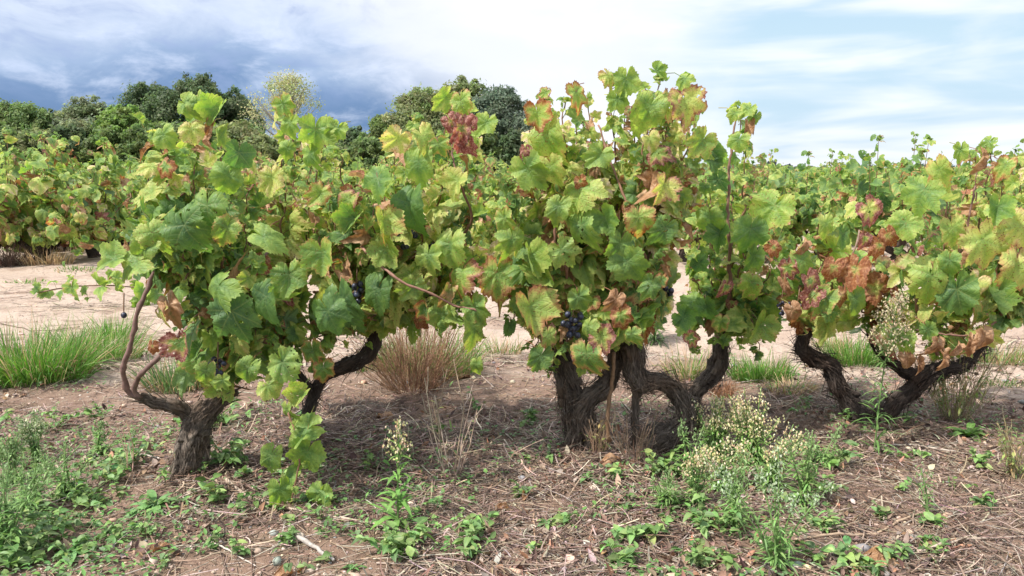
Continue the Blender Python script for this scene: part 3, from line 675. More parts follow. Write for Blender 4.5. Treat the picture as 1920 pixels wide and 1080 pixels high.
front_vine((582, 825), 'vine with thin dark trunk bending into a black curved arm, between the two largest trunks', [
    [(584, 835, 2.9, .030), (578, 790, 2.9, .026), (588, 745, 2.9, .026), (612, 700, 2.9, .030), (650, 684, 2.88, .034), (688, 662, 2.88, .034), (703, 625, 2.9, .030), (690, 585, 2.92, .026)],
    [(588, 745, 2.9, .020), (562, 705, 2.86, .018), (528, 672, 2.82, .017), (500, 640, 2.8, .014)]],
    [(690, 590, 2.9), (505, 645, 2.82), (700, 600, 2.95)],
    [(535, 215, -.05), (548, 262), (600, 262), (640, 285), (580, 300), (510, 340), (660, 340), (720, 330), (775, 225, 0), (835, 205, 0), (880, 200, -.05), (900, 245), (740, 280), (790, 270), (850, 300), (895, 320), (700, 390), (620, 370),
     (560, 380), (500, 410, .2), (760, 400), (820, 410), (880, 400), (540, 470), (600, 440), (650, 460), (710, 470), (770, 470), (830, 480), (880, 490), (900, 440), (480, 500, .2), (600, 560), (520, 600), (650, 540), (700, 560), (760, 540),
     (560, 620, .1), (620, 610, -.1), (660, 400, -.2), (740, 350, -.2), (810, 340, .2), (870, 350, -.1), (600, 330, .15), (555, 330, -.2), (690, 440, -.28), (780, 440, .25), (860, 440, -.25), (640, 500, .25), (890, 380, .2), (500, 560, .25), (740, 500, .2), (620, 650, -.2), (705, 600, -.2), (590, 690, -.2), (660, 610, -.3), (560, 680, -.2), (890, 620, -.3), (850, 570, -.2), (540, 640, -.2)],
    (.50, .21, .10, .07), 22, size=.094,
    canes=[dict(p=[(676, 462, 2.58), (720, 500, 2.52), (762, 530, 2.5), (830, 560, 2.52), (900, 585, 2.54)], r=.005, r1=.003, col=(.28, .15, .11)),
           dict(p=[(700, 600, 2.9), (790, 520, 2.8), (880, 420, 2.6), (858, 330, 2.55), (848, 280, 2.58), (852, 215, 2.62)], r=.006, r1=.0025, col=(.15, .075, .05))],
    hero=[(535, 203, 56, .42, .3, 0, dict(tilt=.9)), (545, 240, 56, .42, 0, 0), (590, 258, 90, .44, 0, 0, dict(tilt=.8)), (582, 300, 66, .34, 0, 0), (535, 285, 44, .40, 0, 0), (512, 345, 74, .80, .2, 0, dict(roll=10, Y=2.55)), (630, 250, 56, .42, 0, 0),
          (828, 192, 60, .50, .1, 0), (868, 200, 66, .52, .35, 0, dict(roll=20, Y=2.45)), (862, 255, 84, .5, 1.05, 0, dict(rnd=.95, Y=2.42, roll=-10, rolled=1, yaw=.3, tilt=.1)), (850, 235, 56, .5, 1.1, 0, dict(rnd=.9, Y=2.44, rolled=1)), (880, 278, 50, .5, 1.15, 0, dict(rnd=.88, Y=2.44)), (880, 238, 50, .5, 1.2, 0, dict(rnd=.93, Y=2.45)), (908, 240, 62, .42, 0, 0), (802, 265, 66, .66, .2, 0),
          (824, 278, 44, .40, .35, 0), (740, 268, 60, .84, .3, 0, dict(yaw=.9)), (785, 320, 96, .38, 0, 0, dict(roll=0)), (852, 350, 80, .66, .15, 0), (768, 400, 112, .12, 0, 0, dict(roll=0, tilt=.1)), (700, 345, 80, .26, 0, 0),
          (722, 432, 92, .66, .35, 0, dict(yaw=.7, roll=10)), (655, 420, 70, .30, .2, 0), (595, 372, 70, .60, .45, 0), (650, 385, 60, .56, .5, 0), (730, 480, 84, .50, .15, 0), (845, 475, 88, .46, .1, 0), (800, 490, 70, .48, 0, 0),
          (770, 548, 72, .44, .1, 0, dict(roll=-20)), (860, 530, 110, .56, .55, 0, dict(roll=-15)), (835, 560, 60, .5, .3, .55), (935, 530, 110, .50, .5, 0, dict(roll=10)), (705, 560, 96, .14, 0, 0), (650, 590, 130, .10, 0, 0, dict(roll=25)),
          (890, 630, 96, .54, .1, 0, dict(yaw=.8, roll=8)), (895, 590, 80, .36, .2, 0), (895, 690, 44, .44, 0, 0), (590, 665, 66, .30, .4, 0), (608, 700, 56, .34, .5, 0), (470, 560, 60, .3, .2, 0), (800, 585, 50, .3, .6, 0)],
    grapes=[(668, 532, 2.62, 12), (760, 432, 2.66, 10), (812, 460, 2.7, 8)], barkmat=M_BARKDARK)

front_vine((1180, 865), 'tallest vine, on a massive twisted double trunk of shaggy grey bark', [
    [(1100, 860, 2.80, .085), (1098, 815, 2.80, .074), (1082, 765, 2.80, .068), (1064, 710, 2.80, .050), (1052, 655, 2.80, .040), (1045, 600, 2.80, .034)],
    [(1075, 790, 2.80, .048), (1100, 745, 2.78, .044), (1135, 715, 2.78, .038), (1152, 670, 2.8, .034), (1162, 610, 2.82, .026)],
    [(1225, 878, 2.76, .10), (1215, 838, 2.76, .080), (1255, 815, 2.75, .058), (1284, 778, 2.74, .046), (1268, 730, 2.73, .040), (1240, 706, 2.72, .038), (1205, 712, 2.72, .045), (1188, 688, 2.72, .050), (1190, 655, 2.73, .048), (1176, 618, 2.76, .028)],
    [(1193, 850, 2.74, .020), (1190, 790, 2.74, .017), (1194, 730, 2.73, .020)],
    [(1150, 860, 2.76, .05), (1180, 862, 2.75, .055), (1215, 850, 2.75, .05)],
    [(1275, 790, 2.74, .032), (1298, 776, 2.73, .028), (1306, 768, 2.72, .026)]],
    [(1045, 605, 2.80), (1162, 612, 2.82), (1178, 620, 2.76)],
    [(1018, 180, 0), (1060, 190), (1100, 185, 0), (1000, 235), (1150, 150, -.05), (1172, 210), (1240, 145, 0), (1285, 155, 0), (1300, 200, 0), (1262, 185, -.1), (1310, 260, 0), (1095, 230), (1215, 215), (985, 300), (1050, 270), (1130, 270), (1195, 280), (1275, 260),
     (955, 350), (1010, 360), (1090, 340), (1165, 340), (1240, 330), (930, 420), (985, 440), (1050, 420), (1140, 420), (1220, 420), (940, 500), (1000, 500), (1080, 490), (1170, 490), (1240, 490), (970, 560), (1110, 560), (1180, 550), (1030, 560), (1230, 400, .1),
     (1100, 300, -.2), (1040, 330, -.2), (1250, 230, -.15), (1190, 240, .1), (1280, 310, -.1), (1060, 380, .25), (1180, 390, -.25), (1120, 370, .25), (960, 400, -.2), (1020, 470, -.25), (1200, 450, .25), (1250, 370, .2), (1140, 320, .2), (1035, 220, .15), (1080, 205, -.1), (1270, 200, .15), (1215, 180, -.2), (1100, 690, -.15), (1060, 650, -.2), (1150, 640, -.15), (1190, 610, -.2), (1000, 650, -.1), (1035, 690, -.1), (1120, 640, -.25), (960, 600, -.1), (1220, 590, 0)],
    (.57, .21, .12, .09), 23, size=.092,
    canes=[dict(p=[(1140, 830, 2.70), (1143, 780, 2.69), (1150, 700, 2.68), (1152, 660, 2.68)], r=.007, r1=.006, col=(.20, .12, .07)),
           dict(p=[(1178, 620, 2.76), (1215, 520, 2.7), (1180, 400, 2.6), (1122, 235, 2.7)], r=.006, r1=.003),
           dict(p=[(1045, 605, 2.8), (1060, 520, 2.6), (1040, 450, 2.55), (1050, 340, 2.55)], r=.006, r1=.003, col=(.22, .11, .08))],
    hero=[(1000, 595, 122, .66, .42, 0, dict(roll=20, tilt=.6)), (1030, 640, 74, .60, .5, 0, dict(roll=10)), (1012, 678, 70, .22, .2, 0), (1100, 680, 84, .34, .4, 0, dict(roll=0)), (1100, 622, 56, .46, .15, 0), (1135, 640, 64, .66, .7, 0), (1185, 635, 52, .36, .3, 0),
          (1168, 600, 66, .56, .75, 0), (1150, 570, 60, .6, .4, .75), (1090, 565, 64, .36, .1, 0), (1080, 370, 110, .56, .15, 0, dict(roll=-35, tilt=.7)), (1000, 330, 96, .40, 0, 0, dict(tilt=.8)), (1035, 325, 66, .62, .2, 0, dict(yaw=-.8)),
          (1030, 270, 96, .52, .2, 0, dict(tilt=1.0)), (1240, 360, 70, .86, .46, 0, dict(rnd=.9, yaw=.5)), (1200, 420, 80, .66, .5, 0, dict(roll=10)), (1240, 440, 80, .24, 0, 0), (1290, 205, 84, .80, .48, 0, dict(rnd=.9, yaw=.2, tilt=.3)), (1250, 200, 70, .78, .5, 0),
          (1238, 138, 44, .38, 0, 0, dict(tilt=1.0, roll=60)), (1175, 160, 62, .44, .1, 0), (1145, 150, 56, .80, .35, 0), (1160, 195, 62, .40, 0, 0), (1280, 155, 50, .46, 0, 0), (1215, 215, 84, .44, .1, 0), (1085, 185, 66, .6, .5, 0), (1010, 225, 66, .62, .6, 0), (1020, 180, 40, .5, .5, 0),
          (1310, 275, 76, .50, .25, 0, dict(yaw=.9, roll=-30)), (1090, 440, 100, .34, 0, 0), (1000, 495, 90, .46, 0, 0), (1140, 420, 70, .30, 0, 0), (985, 290, 40, .5, 1.2, .3), (1090, 345, 40, .5, 1.0, .4), (1185, 505, 84, .28, 0, 0), (1215, 545, 66, .26, .2, 0), (1160, 470, 84, .3, 0, 0), (1045, 400, 70, .42, 0, 0),
          (1120, 300, 70, .42, 0, 0), (1060, 480, 70, .48, .1, 0), (960, 460, 76, .44, .1, 0), (950, 420, 60, .5, .3, 0)],
    grapes=[(1074, 592, 2.5, 16, .0105), (1250, 520, 2.7, 9), (1215, 300, 2.75, 6)])

front_vine((1302, 765), 'slender vine with one upright leafy shoot and a swollen bulbous trunk', [
    [(1300, 785, 3.32, .036), (1300, 752, 3.30, .034), (1312, 722, 3.28, .042), (1336, 704, 3.26, .058), (1350, 672, 3.26, .044), (1357, 640, 3.26, .030), (1360, 600, 3.26, .020)]],
    [(1360, 600, 3.22)],
    [(1385, 205, 0), (1345, 290, .05), (1400, 250, 0), (1330, 340), (1410, 340), (1425, 420), (1310, 430), (1355, 400), (1455, 410), (1300, 510), (1450, 480), (1330, 480), (1430, 550), (1300, 600), (1420, 600), (1345, 560), (1395, 520), (1455, 610), (1290, 560), (1375, 450), (1400, 470, -.2), (1300, 650), (1420, 660), (1345, 640, -.15), (1390, 640)],
    (.43, .18, .09, .04), 24, size=.092, depth=.2, latp=.2, step=.045,
    canes=[dict(p=[(1360, 610, 3.2), (1368, 560, 3.12), (1372, 490, 3.05), (1364, 430, 3.03), (1366, 350, 3.04), (1372, 270, 3.06), (1384, 215, 3.08)], r=.009, r1=.003, col=(.20, .11, .075))],
    hero=[(1400, 212, 46, .48, .1, 0, dict(tilt=.9)), (1375, 218, 42, .50, .1, 0), (1412, 222, 40, .38, .1, 0, dict(roll=-40)), (1404, 246, 44, .5, 1.2, .9), (1385, 270, 52, .40, .2, 0), (1340, 290, 66, .22, 0, 0, dict(yaw=-.9, roll=40)),
          (1340, 310, 54, .12, 0, 0), (1352, 345, 44, .08, 0, 0), (1408, 445, 96, .26, .05, 0, dict(roll=0)), (1445, 400, 84, .48, .15, 0, dict(roll=-30)), (1330, 420, 76, .36, .1, 0), (1345, 450, 70, .16, 0, 0), (1315, 500, 50, .10, 0, 0, dict(roll=40)),
          (1360, 545, 46, .4, .8, 0), (1290, 600, 66, .14, 0, 0, dict(roll=60)), (1325, 585, 60, .16, 0, 0), (1420, 620, 86, .44, .2, 0), (1405, 540, 66, .46, .3, 0), (1300, 640, 50, .36, .7, 0), (1350, 610, 50, .50, .4, 0), (1410, 490, 60, .30, .1, .3)])

front_vine((1610, 790), 'vine with blackened zigzag trunk and brown dead leaves hanging from its low arm', [
    [(1622, 815, 3.12, .060), (1612, 785, 3.12, .058), (1588, 758, 3.12, .045), (1572, 722, 3.12, .042), (1560, 686, 3.12, .040), (1530, 668, 3.12, .044), (1502, 656, 3.12, .034), (1508, 628, 3.14, .030), (1530, 600, 3.16, .026)],
    [(1630, 800, 3.12, .050), (1672, 762, 3.10, .044), (1712, 728, 3.10, .044), (1750, 700, 3.10, .046), (1800, 690, 3.12, .034), (1840, 650, 3.16, .028), (1872, 598, 3.2, .024)],
    [(1740, 705, 3.10, .035), (1700, 698, 3.12, .028), (1662, 668, 3.14, .026), (1640, 630, 3.16, .024), (1634, 612, 3.17, .024)]],
    [(1530, 603, 3.1), (1640, 620, 3.15), (1872, 600, 3.18), (1760, 660, 3.12)],
    [(1540, 410), (1482, 460), (1590, 420), (1500, 520), (1560, 520), (1625, 400), (1650, 430), (1730, 330), (1775, 310), (1830, 285), (1855, 280, 0), (1805, 340), (1880, 330), (1910, 310), (1950, 320), (1990, 300), (2030, 340), (1725, 400), (1780, 410), (1840, 400),
     (1900, 400), (1690, 480), (1750, 490), (1820, 500), (1890, 520), (1930, 480), (1980, 500), (2040, 450), (1600, 480), (1470, 560), (1740, 600), (1850, 590), (1800, 560), (1700, 560), (1870, 460), (1960, 400), (1660, 540), (1520, 450), (1570, 470), (1780, 360), (1900, 360), (1840, 340, .2), (1740, 450, .2), (1920, 560), (1990, 580), (1610, 560, .1), (1745, 650, -.1), (1700, 640, -.1), (1540, 600, -.1), (1800, 640, -.1), (1880, 600, 0)],
    (.55, .2, .24, .12), 25, size=.10, latp=.25, step=.046,
    canes=[dict(p=[(1530, 603, 3.1), (1580, 540, 3.0), (1600, 480, 2.95), (1610, 430, 2.95)], r=.006, r1=.003, col=(.30, .2, .16)),
           dict(p=[(1760, 665, 3.0), (1720, 560, 2.9), (1800, 470, 2.85), (1828, 350, 2.85)], r=.007, r1=.003, col=(.2, .11, .08)),
           dict(p=[(1872, 600, 3.1), (1840, 625, 2.85), (1780, 628, 2.8), (1715, 622, 2.8)], r=.004, r1=.003, col=(.22, .12, .09)),
           dict(p=[(1872, 600, 3.1), (1900, 540, 2.9), (1912, 470, 2.85), (1905, 380, 2.9)], r=.008, r1=.004, col=(.2, .11, .08))],
    hero=[(1745, 538, 122, .50, .12, 0, dict(roll=-5, tilt=.5)), (1850, 470, 104, .74, .3, 0, dict(roll=20)), (1905, 440, 100, .80, .35, 0), (1900, 520, 110, .76, .4, 0, dict(roll=-10)), (1800, 560, 96, .16, 0, 0), (1868, 570, 84, .28, 0, 0), (1725, 370, 84, .36, .1, 0), (1790, 440, 84, .62, .3, 0),
          (1820, 540, 74, .86, .3, 0, dict(yaw=.5)), (1690, 430, 70, .46, .1, 0), (1635, 400, 66, .98, .72, 0, dict(rnd=.95, yaw=.2, tilt=.2)), (1600, 520, 80, .5, 1.1, 0, dict(rnd=.3)), (1650, 470, 60, .5, 1.0, .2), (1510, 500, 76, .40, .2, 0), (1550, 430, 62, .54, .15, 0), (1580, 450, 62, .22, 0, 0, dict(yaw=.6)),
          (1520, 560, 66, .5, .9, 0), (1480, 510, 60, .5, .8, .2), (1540, 570, 70, .40, .3, 0), (1475, 540, 60, .5, .9, .7), (1455, 470, 50, .5, 1, .3), (1560, 510, 56, .5, 1, .2), (1670, 450, 50, .5, 1, .4), (1620, 455, 50, .6, .9, .1), (1500, 470, 50, .5, .9, .6), (1580, 560, 46, .5, 1, .5), (1525, 535, 56, .5, .95, .3), (1610, 570, 80, .38, .1, 0), (1560, 590, 44, .26, .1, 0), (1880, 320, 60, .60, .5, .3), (1800, 290, 50, .44, .1, 0), (1850, 275, 46, .42, 0, 0), (1840, 305, 60, .8, .4, .6), (1770, 330, 80, .62, .35, 0),
          (1755, 655, 66, .5, 1, 1), (1790, 660, 50, .5, 1, 1), (1845, 645, 74, .5, .9, 1), (1705, 680, 56, .5, 1, 1), (1725, 690, 50, .5, 1, 1), (1820, 650, 56, .5, 1, 1), (1770, 680, 50, .5, 1, 1), (1690, 640, 66, .44, .1, 0), (1745, 625, 60, .3, 0, 0), (1870, 400, 70, .3, 0, 0), (1780, 500, 60, .3, .2, 0), (1490, 590, 56, .5, .9, .6)],
    grapes=[(1466, 560, 2.95, 12, .006), (1496, 566, 2.95, 8, .006)], barkmat=M_BARKDARK)

# ------------------------------------------------------------------ the rows behind
BUSH = []
def make_bush(seed, hgt, wid, ages, nshoot=30, T=TL):
    g = np.random.default_rng(seed); mb = MB()
    heads = []; top = g.uniform(.10, .16)
    bark_tube(mb, [[0, 0, -.05, .07], [g.normal() * .02, 0, .10, .05], [g.normal() * .03, 0, top, .045]], g, segs=14, step=.02, fibres=0)
    na = g.integers(3, 5)
    for i in range(na):
        a = i * 6.28 / na + g.normal() * .4; q = [[0, 0, top - .04, .035], [math.cos(a) * .13, math.sin(a) * .13, top + .05, .028], [math.cos(a) * .2, math.sin(a) * .2, top + .14, .022]]
        bark_tube(mb, q, g, segs=12, step=.02, fibres=0); heads.append(np.array(q[-1][:3]))
    L = Leaves(); cm = []
    for i in range(nshoot):
        h = heads[i % na]; a = math.atan2(h[1], h[0]) + g.normal() * .8; rr = wid * g.uniform(.15, 1.0) ** .7
        end = np.array([math.cos(a) * rr, math.sin(a) * rr, hgt * (1 - .42 * (rr / wid) ** 2) * g.uniform(.72, 1.06)])
        if i < 3: end[2] = hgt * g.uniform(.98, 1.06); end[:2] *= .5
        if i > nshoot - 12: end[2] = g.uniform(.12, .45); 
        mid = np.array([h[0] + (end[0] - h[0]) * .8, h[1] + (end[1] - h[1]) * .8, h[2] + (end[2] - h[2]) * .45]); path = bez(h, mid, end, 9)
        tube(mb, path, np.linspace(.006, .002, 9), 4, mat=1, col=(.18, .10, .06, 1), cap=False)
        shoot(L, path, g, np.array([0, 0, hgt * .45]), .05, .14, ages, start=.05, latp=.3, T0=6, NT=8, outw=.8)
    mf = MB(); L.emit(mf, T, stalkmat=None)
    return mb.mesh('trunk', [M_BARKDARK, M_CANE]), mf.mesh('foliage', [M_LEAF])
for i, (h_, w_, ag) in enumerate([(1.04, .62, (.44, .18, .15, .05)), (1.08, .66, (.60, .2, .2, .10)), (.98, .60, (.40, .16, .1, .04)), (1.06, .70, (.54, .2, .2, .08)),
                                  (.96, .58, (.66, .18, .25, .12)), (1.04, .62, (.48, .18, .15, .06)), (1.08, .66, (.36, .14, .08, .03)), (1.0, .64, (.60, .2, .35, .3))]):
    BUSH.append(make_bush(900 + i, h_, w_, (ag[0] - .06,) + ag[1:]))
def place_bush(x, y, k, rot, sc, label, group):
    root = thing('grapevine', (x, y, float(H(x, y))), label, 'grapevine', group); root.rotation_euler = (0, 0, rot); root.scale = (sc,) * 3
    for n, me in zip(('trunk', 'foliage'), BUSH[k]):
        o = bpy.data.objects.new(n, me); scn.collection.objects.link(o); o.parent = root
def bushes():
    g = np.random.default_rng(5)
    # the near ones of the second row, set one by one: photo x, distance, kind, scale, label
    hand = [(-30, 9.0, 4, 1.22, 'pinkish yellow vine at the edge of the second row, cut by the picture border'),
            (62, 8.9, 3, 1.28, 'yellowing vine with bare trunk over dark brush, beyond the sandy lane'),
            (105, 10.3, 4, 1.18, 'pale yellowing vine squeezed between the bare trunked one and the rounded pink one'),
            (-75, 8.6, 1, 1.25, 'yellow and pink vine only partly inside the picture border'),
            (165, 9.5, 1, 1.25, 'rounded yellow and pink vine behind the weedy patch of the sandy lane'),
            (225, 10.8, 5, 1.12, 'mixed green and yellow vine standing next along from the rounded pink one'),
            (330, 7.2, 2, .80, 'low vine whose old dark trunk shows behind the two bare canes'),
            (470, 9.5, 7, 1.18, 'brown and pink dried vine rising behind the gap of the first two front vines'),
            (620, 9.6, 5, 1.10, 'green vine behind the vine with the curved black arm'),
            (760, 9.8, 0, 1.12, 'green vine of the second row behind the dark red leaf cluster'),
            (900, 9.3, 3, 1.10, 'yellow green vine filling the gap beside the tallest front vine'),
            (1050, 9.6, 1, 1.1, 'second row vine hidden mostly by the tallest front vine'),
            (1290, 8.9, 5, 1.15, 'vine with old grey trunk behind the upright leafy shoot'),
            (1420, 9.2, 3, 1.12, 'yellow green vine beyond the upright leafy shoot, above bare sand'),
            (1545, 9.4, 6, 1.14, 'vine with two leafy shoots sticking up against the sky'),
            (1690, 8.2, 6, 1.22, 'tall green vine rising as a dome behind the zigzag trunked vine'),
            (1850, 9.0, 1, 1.12, 'yellow and red vine behind the right end of the zigzag trunked vine'),
            (1960, 9.2, 3, 1.2, 'yellowing vine of the second row at the picture border past the zigzag trunk')]
    for px, Y, k, sc, lab in hand:
        q = P(px, 330, Y); place_bush(q[0], Y, k, g.uniform(0, 6.28), sc, lab, 'second row of vines beyond the sandy lane')
    far = []
    y = 11.2
    while y < 27:
        hw = y * .70 + .8
        x = -hw + g.uniform(0, 1.2)
        while x < hw:
            far.append((x + g.normal() * .12, y + g.normal() * .15, int(g.integers(0, 8)), g.uniform(0, 6.28), g.uniform(.92, 1.14))); x += g.uniform(1.05, 1.4)
        y += 1.75
    for i, f in enumerate(far):
        if KEEP is not None and i not in KEEP: continue
        place_bush(*f, 'small leafy vine among the many in the rows running back to the trees', 'vines in the rows behind')
# the vines of the far rows that the photo, or a view a step to either side of it, shows anything of
KEEP = set([1,2,3,4,5,6,7,8,9,10,11,12,15,16,17,18,19,21,22,23,24,25,26,27,28,29,31,32,33,34,35,36,37,38,39,40,41,42,43,45,46,47,49,50,51,53,54,55,58,59,60,61,62,63,64,65,66,70,71,72,73,74,75,76,77,78,79,81,82,83,84,85,86,87,88,93,94,95,96,97,98,101,102,103,105,106,107,108,109,110,111,112,116,117,118,119,120,121,122,126,127,128,129,130,131,132,133,134,135,136,137,138,142,143,146,148,149,151,153,154,157,158,159,160,163,165,170,173,175,176,177,179,180,183,184,185,186,187,189,191,192,193,196,200,202,206,207,208,213,214,215,218,219,220,221,224,226,227,228])
bushes()
def far_mass():
    """the vineyard past the countable rows, one mass up to the trees"""
    g = np.random.default_rng(6); mb = MB(); L = Leaves()
    y = 27.5
    while y < 130:
        hw = y * .72; xs = np.arange(-hw, hw, 1.3); xs = xs + g.normal(size=len(xs)) * .2
        nl = 26 if y < 45 else 12 if y < 75 else 6; sz = .17 if y < 45 else .26 if y < 75 else .38
        for x in xs:
            hh = g.uniform(1.0, 1.3); am = g.uniform(.3, .62)
            for _ in range(nl):
                a = g.uniform(0, 6.28); r = .6 * g.random() ** .5; z = (hh * (1 - .3 * (r / .6) ** 2)) * g.uniform(.55, 1.03)
                L.put(np.array([x + r * math.cos(a), y + r * math.sin(a), z]), unit(g.normal(size=3) + [0, 0, -.6]), unit(np.array([math.cos(a), math.sin(a), .9]) + g.normal(size=3) * .4),
                      sz * g.uniform(.7, 1.3), (np.clip(g.normal(am, .15), 0, 1), g.random() * .5, 0, g.random()), int(g.integers(0, 4)), None)
        y += 1.8 if y < 45 else 2.6 if y < 75 else 4
    L.emit(mb, TV, stalkmat=None); tag(mb.build('distant_vineyard_foliage', [M_LEAF]), 'leafy mass of vine rows too far off to tell apart', 'vineyard', kind='stuff')
far_mass()

# ------------------------------------------------------------------ trees beyond the field
def tree(px, top, wpx, Y, base_c, label, seed, n=9000, leaf=.30, sparse=False, clumps=110, limbcol=(.10, .08, .06), lowest=.04, name='broadleaf_tree', group='trees behind the vineyard', dens=.0):
    g = np.random.default_rng(seed); tp = P(px, top, Y); x0, hh = tp[0], tp[2]; w = wpx / FPX * Y
    root = thing(name, (x0, Y, 0), label, 'tree', group); mb = MB()
    tube(mb, spline([[x0, Y, -.2], [x0 + g.normal() * .15, Y, hh * .3], [x0 + g.normal() * .3, Y, hh * .62], [x0 + g.normal() * .2, Y, hh * .95]], .5), np.linspace(.028, .004, len(spline([[x0, Y, -.2], [x0, Y, hh * .3], [x0, Y, hh * .62], [x0, Y, hh * .95]], .5))) * hh if False else .02 * hh, 8, tuple(limbcol) + (1,)) if False else None
    q = spline([[x0, Y, -.2, .032 * hh], [x0 + g.normal() * .12, Y, hh * .3, .024 * hh], [x0 + g.normal() * .3, Y, hh * .62, .013 * hh], [x0 + g.normal() * .2, Y, hh * .96, .003 * hh]], .5)
    tube(mb, q[:, :3], q[:, 3], 8, tuple(limbcol) + (1,))
    C = []
    for i in range(clumps):
        z = lowest + (1 - lowest) * g.random() ** .8; prof = min(1.0, 1.25 * (1.03 - z) ** .62)
        a = g.uniform(0, 6.28); r = w * prof * g.uniform(.15, 1.0) * (.75 + .5 * float(vnoise(np.array([a * 1.1]), np.array([z * 4]), seed)[0])); rad = w * g.uniform(.10, .30) * (1.1 - .35 * z)
        c_ = np.array([x0 + r * math.cos(a), Y + r * math.sin(a), min(z * hh, hh - rad * .8)]); C.append((c_, rad))
        s = q[min(len(q) - 1, int(len(q) * max(.2, z * .75))), :3]; m_ = (s + c_) / 2 + [0, 0, -.04 * hh]
        tube(mb, spline([s, m_, c_], .6), np.linspace(.008, .002, len(spline([s, m_, c_], .6))) * hh, 5, tuple(limbcol) + (1,), cap=False)
    if not sparse:                              # small sprays that stand out of the crown
        for i in range(clumps // 2):
            z = .25 + .78 * g.random() ** .7; prof = min(1.0, 1.25 * (1.06 - z) ** .62); a = g.uniform(0, 6.28)
            C.append((np.array([x0 + w * prof * g.uniform(.9, 1.1) * math.cos(a), Y + w * prof * math.sin(a), z * hh * g.uniform(.97, 1.04)]), w * g.uniform(.05, .11)))
        clumps = len(C)
    mb.build('trunk', M_TREEBARK, root)
    mc = MB(); pw = np.array([c_[1] for c_ in C]) ** 1.6; ci = g.choice(clumps, n, p=pw / pw.sum()); cc = np.array([c_[0] for c_ in C])[ci]; rr = np.array([c_[1] for c_ in C])[ci]
    d = unit(g.normal(size=(n, 3)) * [1, 1, .8]); f = g.random(n) ** (.42 if not sparse else .6)
    # finger-like sprays that break the outline
    spray = g.random(n) < .3; f[spray] *= 1 + g.random(spray.sum()) * .45
    f = f * (.75 + .5 * vnoise(d[:, 0] * 2.2 + ci * 3.1, d[:, 2] * 2.2 + d[:, 1] * 1.7, seed))
    p = cc + d * (rr * f)[:, None]; p[:, 2] = np.maximum(p[:, 2], .4)
    nr = unit(d * .8 + g.normal(size=(n, 3)) * .7 + [0, 0, .35]); tdir = unit(np.cross(nr, g.normal(size=(n, 3))))
    s = np.cross(nr, tdir); L = leaf * g.uniform(.6, 1.3, n); w2 = L * g.uniform(.35, .55, n)
    cj = rcol(base_c, clumps, .12, g)[ci]; col = cj * np.hstack([1 + g.normal(size=(n, 1)) * .16 + g.normal(size=(n, 3)) * .05, np.ones((n, 1))])
    v = np.stack([p - tdir * L[:, None] / 2, p + s * w2[:, None] / 2 + nr * .02, p + tdir * L[:, None] / 2, p - s * w2[:, None] / 2 + nr * .02], 1)
    i4 = np.arange(n)[:, None] * 4; mc.add(v.reshape(-1, 3), quads=i4 + np.arange(4), col=np.repeat(np.clip(col, .003, 1), 4, 0))
    mc.build('crown', M_TREELEAF, root, smooth=False); return root
DK = [(.12, .165, .080), (.10, .145, .072)]; MD = [(.18, .25, .095), (.16, .22, .085)]; BR = [(.23, .33, .10), (.20, .29, .09)]; OL = [(.25, .28, .13), (.21, .25, .11)]
for a in [
    (-25, 205, 62, 62, MD, 'dark bushy tree cut off by the picture border beyond the pink vines', 31),
    (38, 200, 58, 62, MD, 'round topped green tree above the yellowing second row vines', 32),
    (92, 214, 36, 66, DK, 'small dark tree tucked between the first round topped trees and the olive one', 33),
    (163, 195, 52, 64, [(.25, .29, .16), (.21, .25, .14)], 'greyish olive tree next to the bright green one', 34),
    (232, 206, 46, 58, BR, 'bright green sunlit tree in front of the tall dark oaks', 35),  # brighter leaf greens carry the sunlight on this flank of the trees
    (285, 163, 62, 66, DK, 'tall dark oak like tree with ragged top', 36),
    (368, 152, 62, 66, DK, 'highest dark tree of the clump, beside the pale birch like tree', 37),
    (432, 180, 44, 68, DK, 'dark tree forming the falling edge of the tall clump', 38),
    (440, 236, 50, 58, OL, 'low olive brown bush at the foot of the tall dark clump', 39),
    (330, 236, 60, 60, MD, 'mid green low tree under the tall dark trees', 40),
    (612, 272, 52, 66, MD, 'low green bush beside the pale sparse tree', 42),
    (660, 244, 36, 68, DK, 'small dark tree alone in the dip between the two clumps', 43),
    (722, 226, 42, 64, MD, 'small green tree at the foot of the middle clump', 44),
    (800, 176, 66, 64, OL, 'broad olive green tree of the middle clump', 45),
    (868, 158, 56, 66, OL, 'tall tree of the middle clump with thin airy top', 46),
    (935, 172, 56, 64, [(.14, .18, .125), (.12, .16, .115)], 'dark blue green tree at the end of the middle clump', 47),  # shade on the clump's far side painted into darker, bluer leaves
    (985, 232, 34, 66, DK, 'small dark tree ending the middle clump beside the tallest vine', 48)]:
    tree(a[0], a[1], a[2] * 1.75, *a[3:6], a[6], n=30000)
tree(532, 134, 112, 60, [(.40, .41, .20), (.34, .37, .18), (.46, .45, .26)], 'pale yellow sparse birch like tree showing sky through its crown', 41, n=10500, leaf=.17, sparse=True, clumps=95, limbcol=(.34, .30, .27), name='birch_tree')
